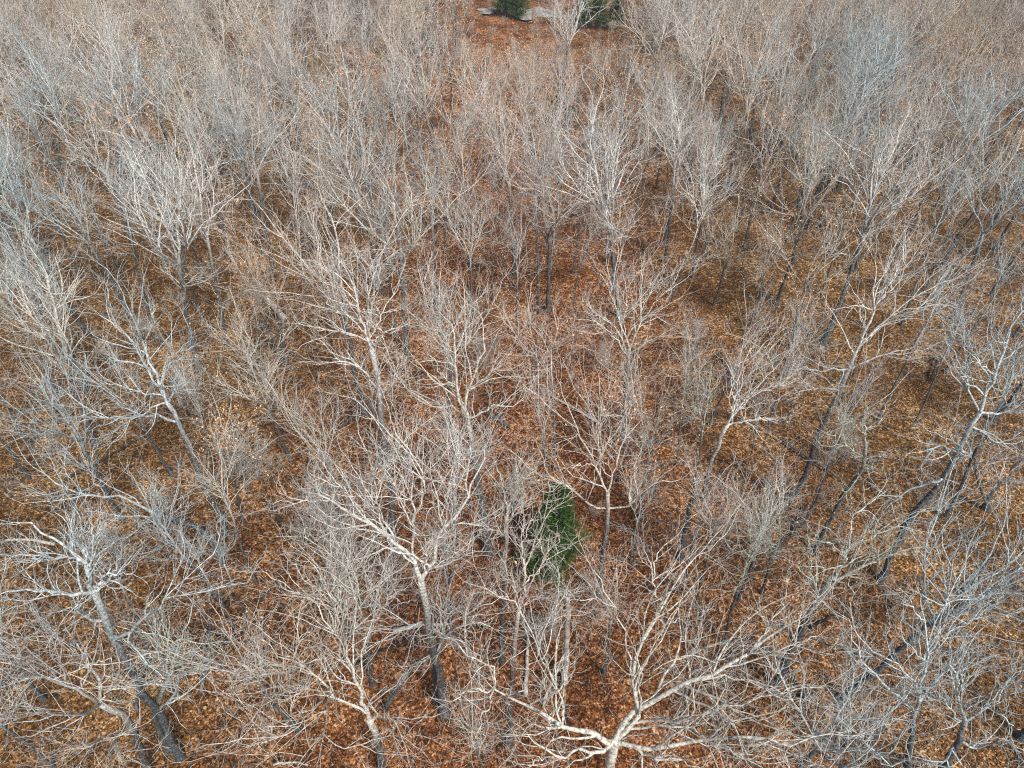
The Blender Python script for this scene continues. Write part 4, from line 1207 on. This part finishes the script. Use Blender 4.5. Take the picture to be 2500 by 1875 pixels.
rl_ = np.random.default_rng(99)
seen_zone = {}
n_log = 0
while n_log < 22:
    u, v = rl_.uniform(60, 2440), rl_.uniform(640, 1800)
    g = on_ground(u, v)
    if any((g[0] - a) ** 2 + (g[1] - b) ** 2 < 1.2 for a, b, c in TAKEN): continue
    zn = (int(u // 420), int(v // 320))
    if zn in seen_zone: continue
    seen_zone[zn] = 1; n_log += 1
    a = rl_.uniform(0, 3.14); ln = rl_.uniform(2.0, 5.5); e = g + np.array([math.cos(a), math.sin(a), 0]) * ln
    m_ = g * .5 + e * .5 + np.array([rl_.normal() * .15, rl_.normal() * .15, 0])
    px = [project(q_) for q_ in (g, m_, e)]
    side_ = 'left' if u < 830 else ('right' if u > 1670 else 'centre')
    row_ = 'above the middle' if v < 900 else ('below the middle' if v < 1400 else 'near the bottom')
    rad = rl_.uniform(.06, .13)
    mt_, wd_ = [(M_DEAD, 'bleached'), (M_ROT, 'dark rotting'), (M_BARK, 'lichen grey')][int(rl_.integers(0, 3))]
    log('fallen_log', '%s %s log lying on leaves, %s %s, %s' % (wd_, 'thin' if rad < .095 else 'stout', side_, row_,
        ['pointing across', 'slanting away', 'pointing straight away', 'slanting leftward'][int(a // .786) % 4] + (', %s' % ['short', 'long'][ln > 3.6])), 'log',
        [('F', *q_) for q_ in px], (.1 + rad, rad + .08, .12 + rad * .6), rad, rad * .6, mt_, 300 + n_log, 3)

# twigs and sticks on the forest floor
def sticks():
    r = np.random.default_rng(12)
    n = 4600
    Y = 7 + 78 * r.random(n) ** 1.1; X = r.uniform(-1, 1, n) * (Y * CP + CAM_H * SP) * .8
    P0 = np.column_stack([X, Y, gz(X, Y) + r.uniform(.05, .14, n)])
    a = r.uniform(0, 6.28, n)
    P = grow(P0, np.column_stack([np.cos(a), np.sin(a), r.normal(size=n) * .12]), r.uniform(.4, 2.0, n) ** 1.3, 5, .16, 0, r)
    P[..., 2] = np.maximum(P[..., 2], gz(P[..., 0], P[..., 1]) + .03)
    tb = Tubes(); tb.add(P, taper(r.uniform(.010, .030, n), np.full(n, .006), 5), 3, np.repeat(r.uniform(.1, 1, n)[:, None], 6, 1))
    o = put('fallen_sticks', tb.mesh('fallen_sticks'), None, M_BARK, kind='stuff'); o.color = (.85, .8, .74, 1)
    # thin upright shoots of undergrowth
    n = 1500
    Y = 8 + 90 * r.random(n); X = r.uniform(-1, 1, n) * (Y * CP + CAM_H * SP) * .8
    P0 = np.column_stack([X, Y, gz(X, Y)])
    D = np.column_stack([r.normal(size=(n, 2)) * .3, np.ones(n)]); L = r.uniform(.7, 2.6, n)
    P = grow(P0, D, L, 5, .10, .03, r)
    R = taper(.006 + .004 * L, np.full(n, .004), 5)
    tb = Tubes(); tb.add(P, R, 3, np.repeat(r.uniform(.2, 1, n)[:, None], 6, 1))
    p, d, l, rr = sprout(P, R, L, 6, .3, 1.0, (.4, 1.0), (.25, .5), r, .2)
    PC = grow(p, d, l, 3, .15, .04, r)
    tb.add(PC, taper(rr * .8, np.full(len(rr), .003), 3), 3, np.ones((len(rr), 4)) * .8)
    o = put('undergrowth', tb.mesh('undergrowth'), None, M_BARK, kind='stuff'); o.color = (.9, .82, .76, 1)
sticks()

# ------------------------------------------------------------------ labels for the repeated trees
def zone(u, v):
    cols = ['outer left', 'left', 'centre left', 'centre right', 'right', 'outer right']
    rows = ['top', 'upper', 'upper middle', 'lower middle', 'lower', 'bottom']
    ci = int(np.clip(u / 2500 * 6, 0, 5)); ri = int(np.clip(v / 1875 * 6, 0, 5))
    return '%s %s' % (rows[ri], cols[ci])
for q in records:
    u, v = project((q['x'] + q['tilt'][0] * q['h'] * .7, q['y'], q['h'] * .7))
    q['zone'] = zone(u, v); q['u'], q['v'] = u, v
    lean = 'leaning right ' if q['tilt'][0] > .05 else ('leaning left ' if q['tilt'][0] < -.05 else '')
    size = 'tall ' if q['h'] > 16.3 else ('short ' if (q['h'] < 12.5 and q['kd'] not in ('sapling',)) else '')
    q['desc'] = '%s%s%s %s' % (size, lean, LOOK[q['kd']][q['vi']] + ' ' + TONE[q['tint']], 'sapling' if q['kd'] == 'sapling' else 'tree')
buckets = {}
for q in records:
    buckets.setdefault((q['desc'], q['zone']), []).append(q)
for (desc, zn), qs in buckets.items():
    qs.sort(key=lambda q: q['u'])
    for k, q in enumerate(qs):
        pos = ''
        if len(qs) == 2:
            pos = ['left of two', 'right of two'][k]
        elif len(qs) > 2:
            pos = ('leftmost' if k == 0 else 'rightmost' if k == len(qs) - 1 else ['second', 'third', 'fourth', 'fifth', 'sixth'][min(k - 1, 4)] + ' from left') + ' of %d' % len(qs)
        q['o']['label'] = '%s, %s wood%s' % (desc.replace('blue grey tree', 'bluish tree'), zn, (', ' + pos) if pos else '')
        q['o']['group'] = 'saplings between the oaks' if q['kd'] == 'sapling' else 'bare oaks through the wood'

# ------------------------------------------------------------------ the thin air over the wood
def haze():
    x0, x1, y0, y1, z0, z1 = -190, 190, -25, 235, -1.6, 37.5
    V = [(x, y, z) for z in (z0, z1) for y in (y0, y1) for x in (x0, x1)]
    Q = [(0, 2, 3, 1), (4, 5, 7, 6), (0, 1, 5, 4), (2, 6, 7, 3), (0, 4, 6, 2), (1, 3, 7, 5)]
    m = bpy.data.materials.new('haze'); m.use_nodes = True
    nt = m.node_tree; nt.nodes.clear()
    v = nt.nodes.new('ShaderNodeVolumePrincipled'); v.inputs['Color'].default_value = (.80, .82, .86, 1)
    v.inputs['Density'].default_value = HAZE
    o = nt.nodes.new('ShaderNodeOutputMaterial'); nt.links.new(v.outputs[0], o.inputs['Volume'])
    put('haze', mesh_quads('haze', V, Q, smooth=False), None, m, kind='stuff')
HAZE = 0.0003
haze()
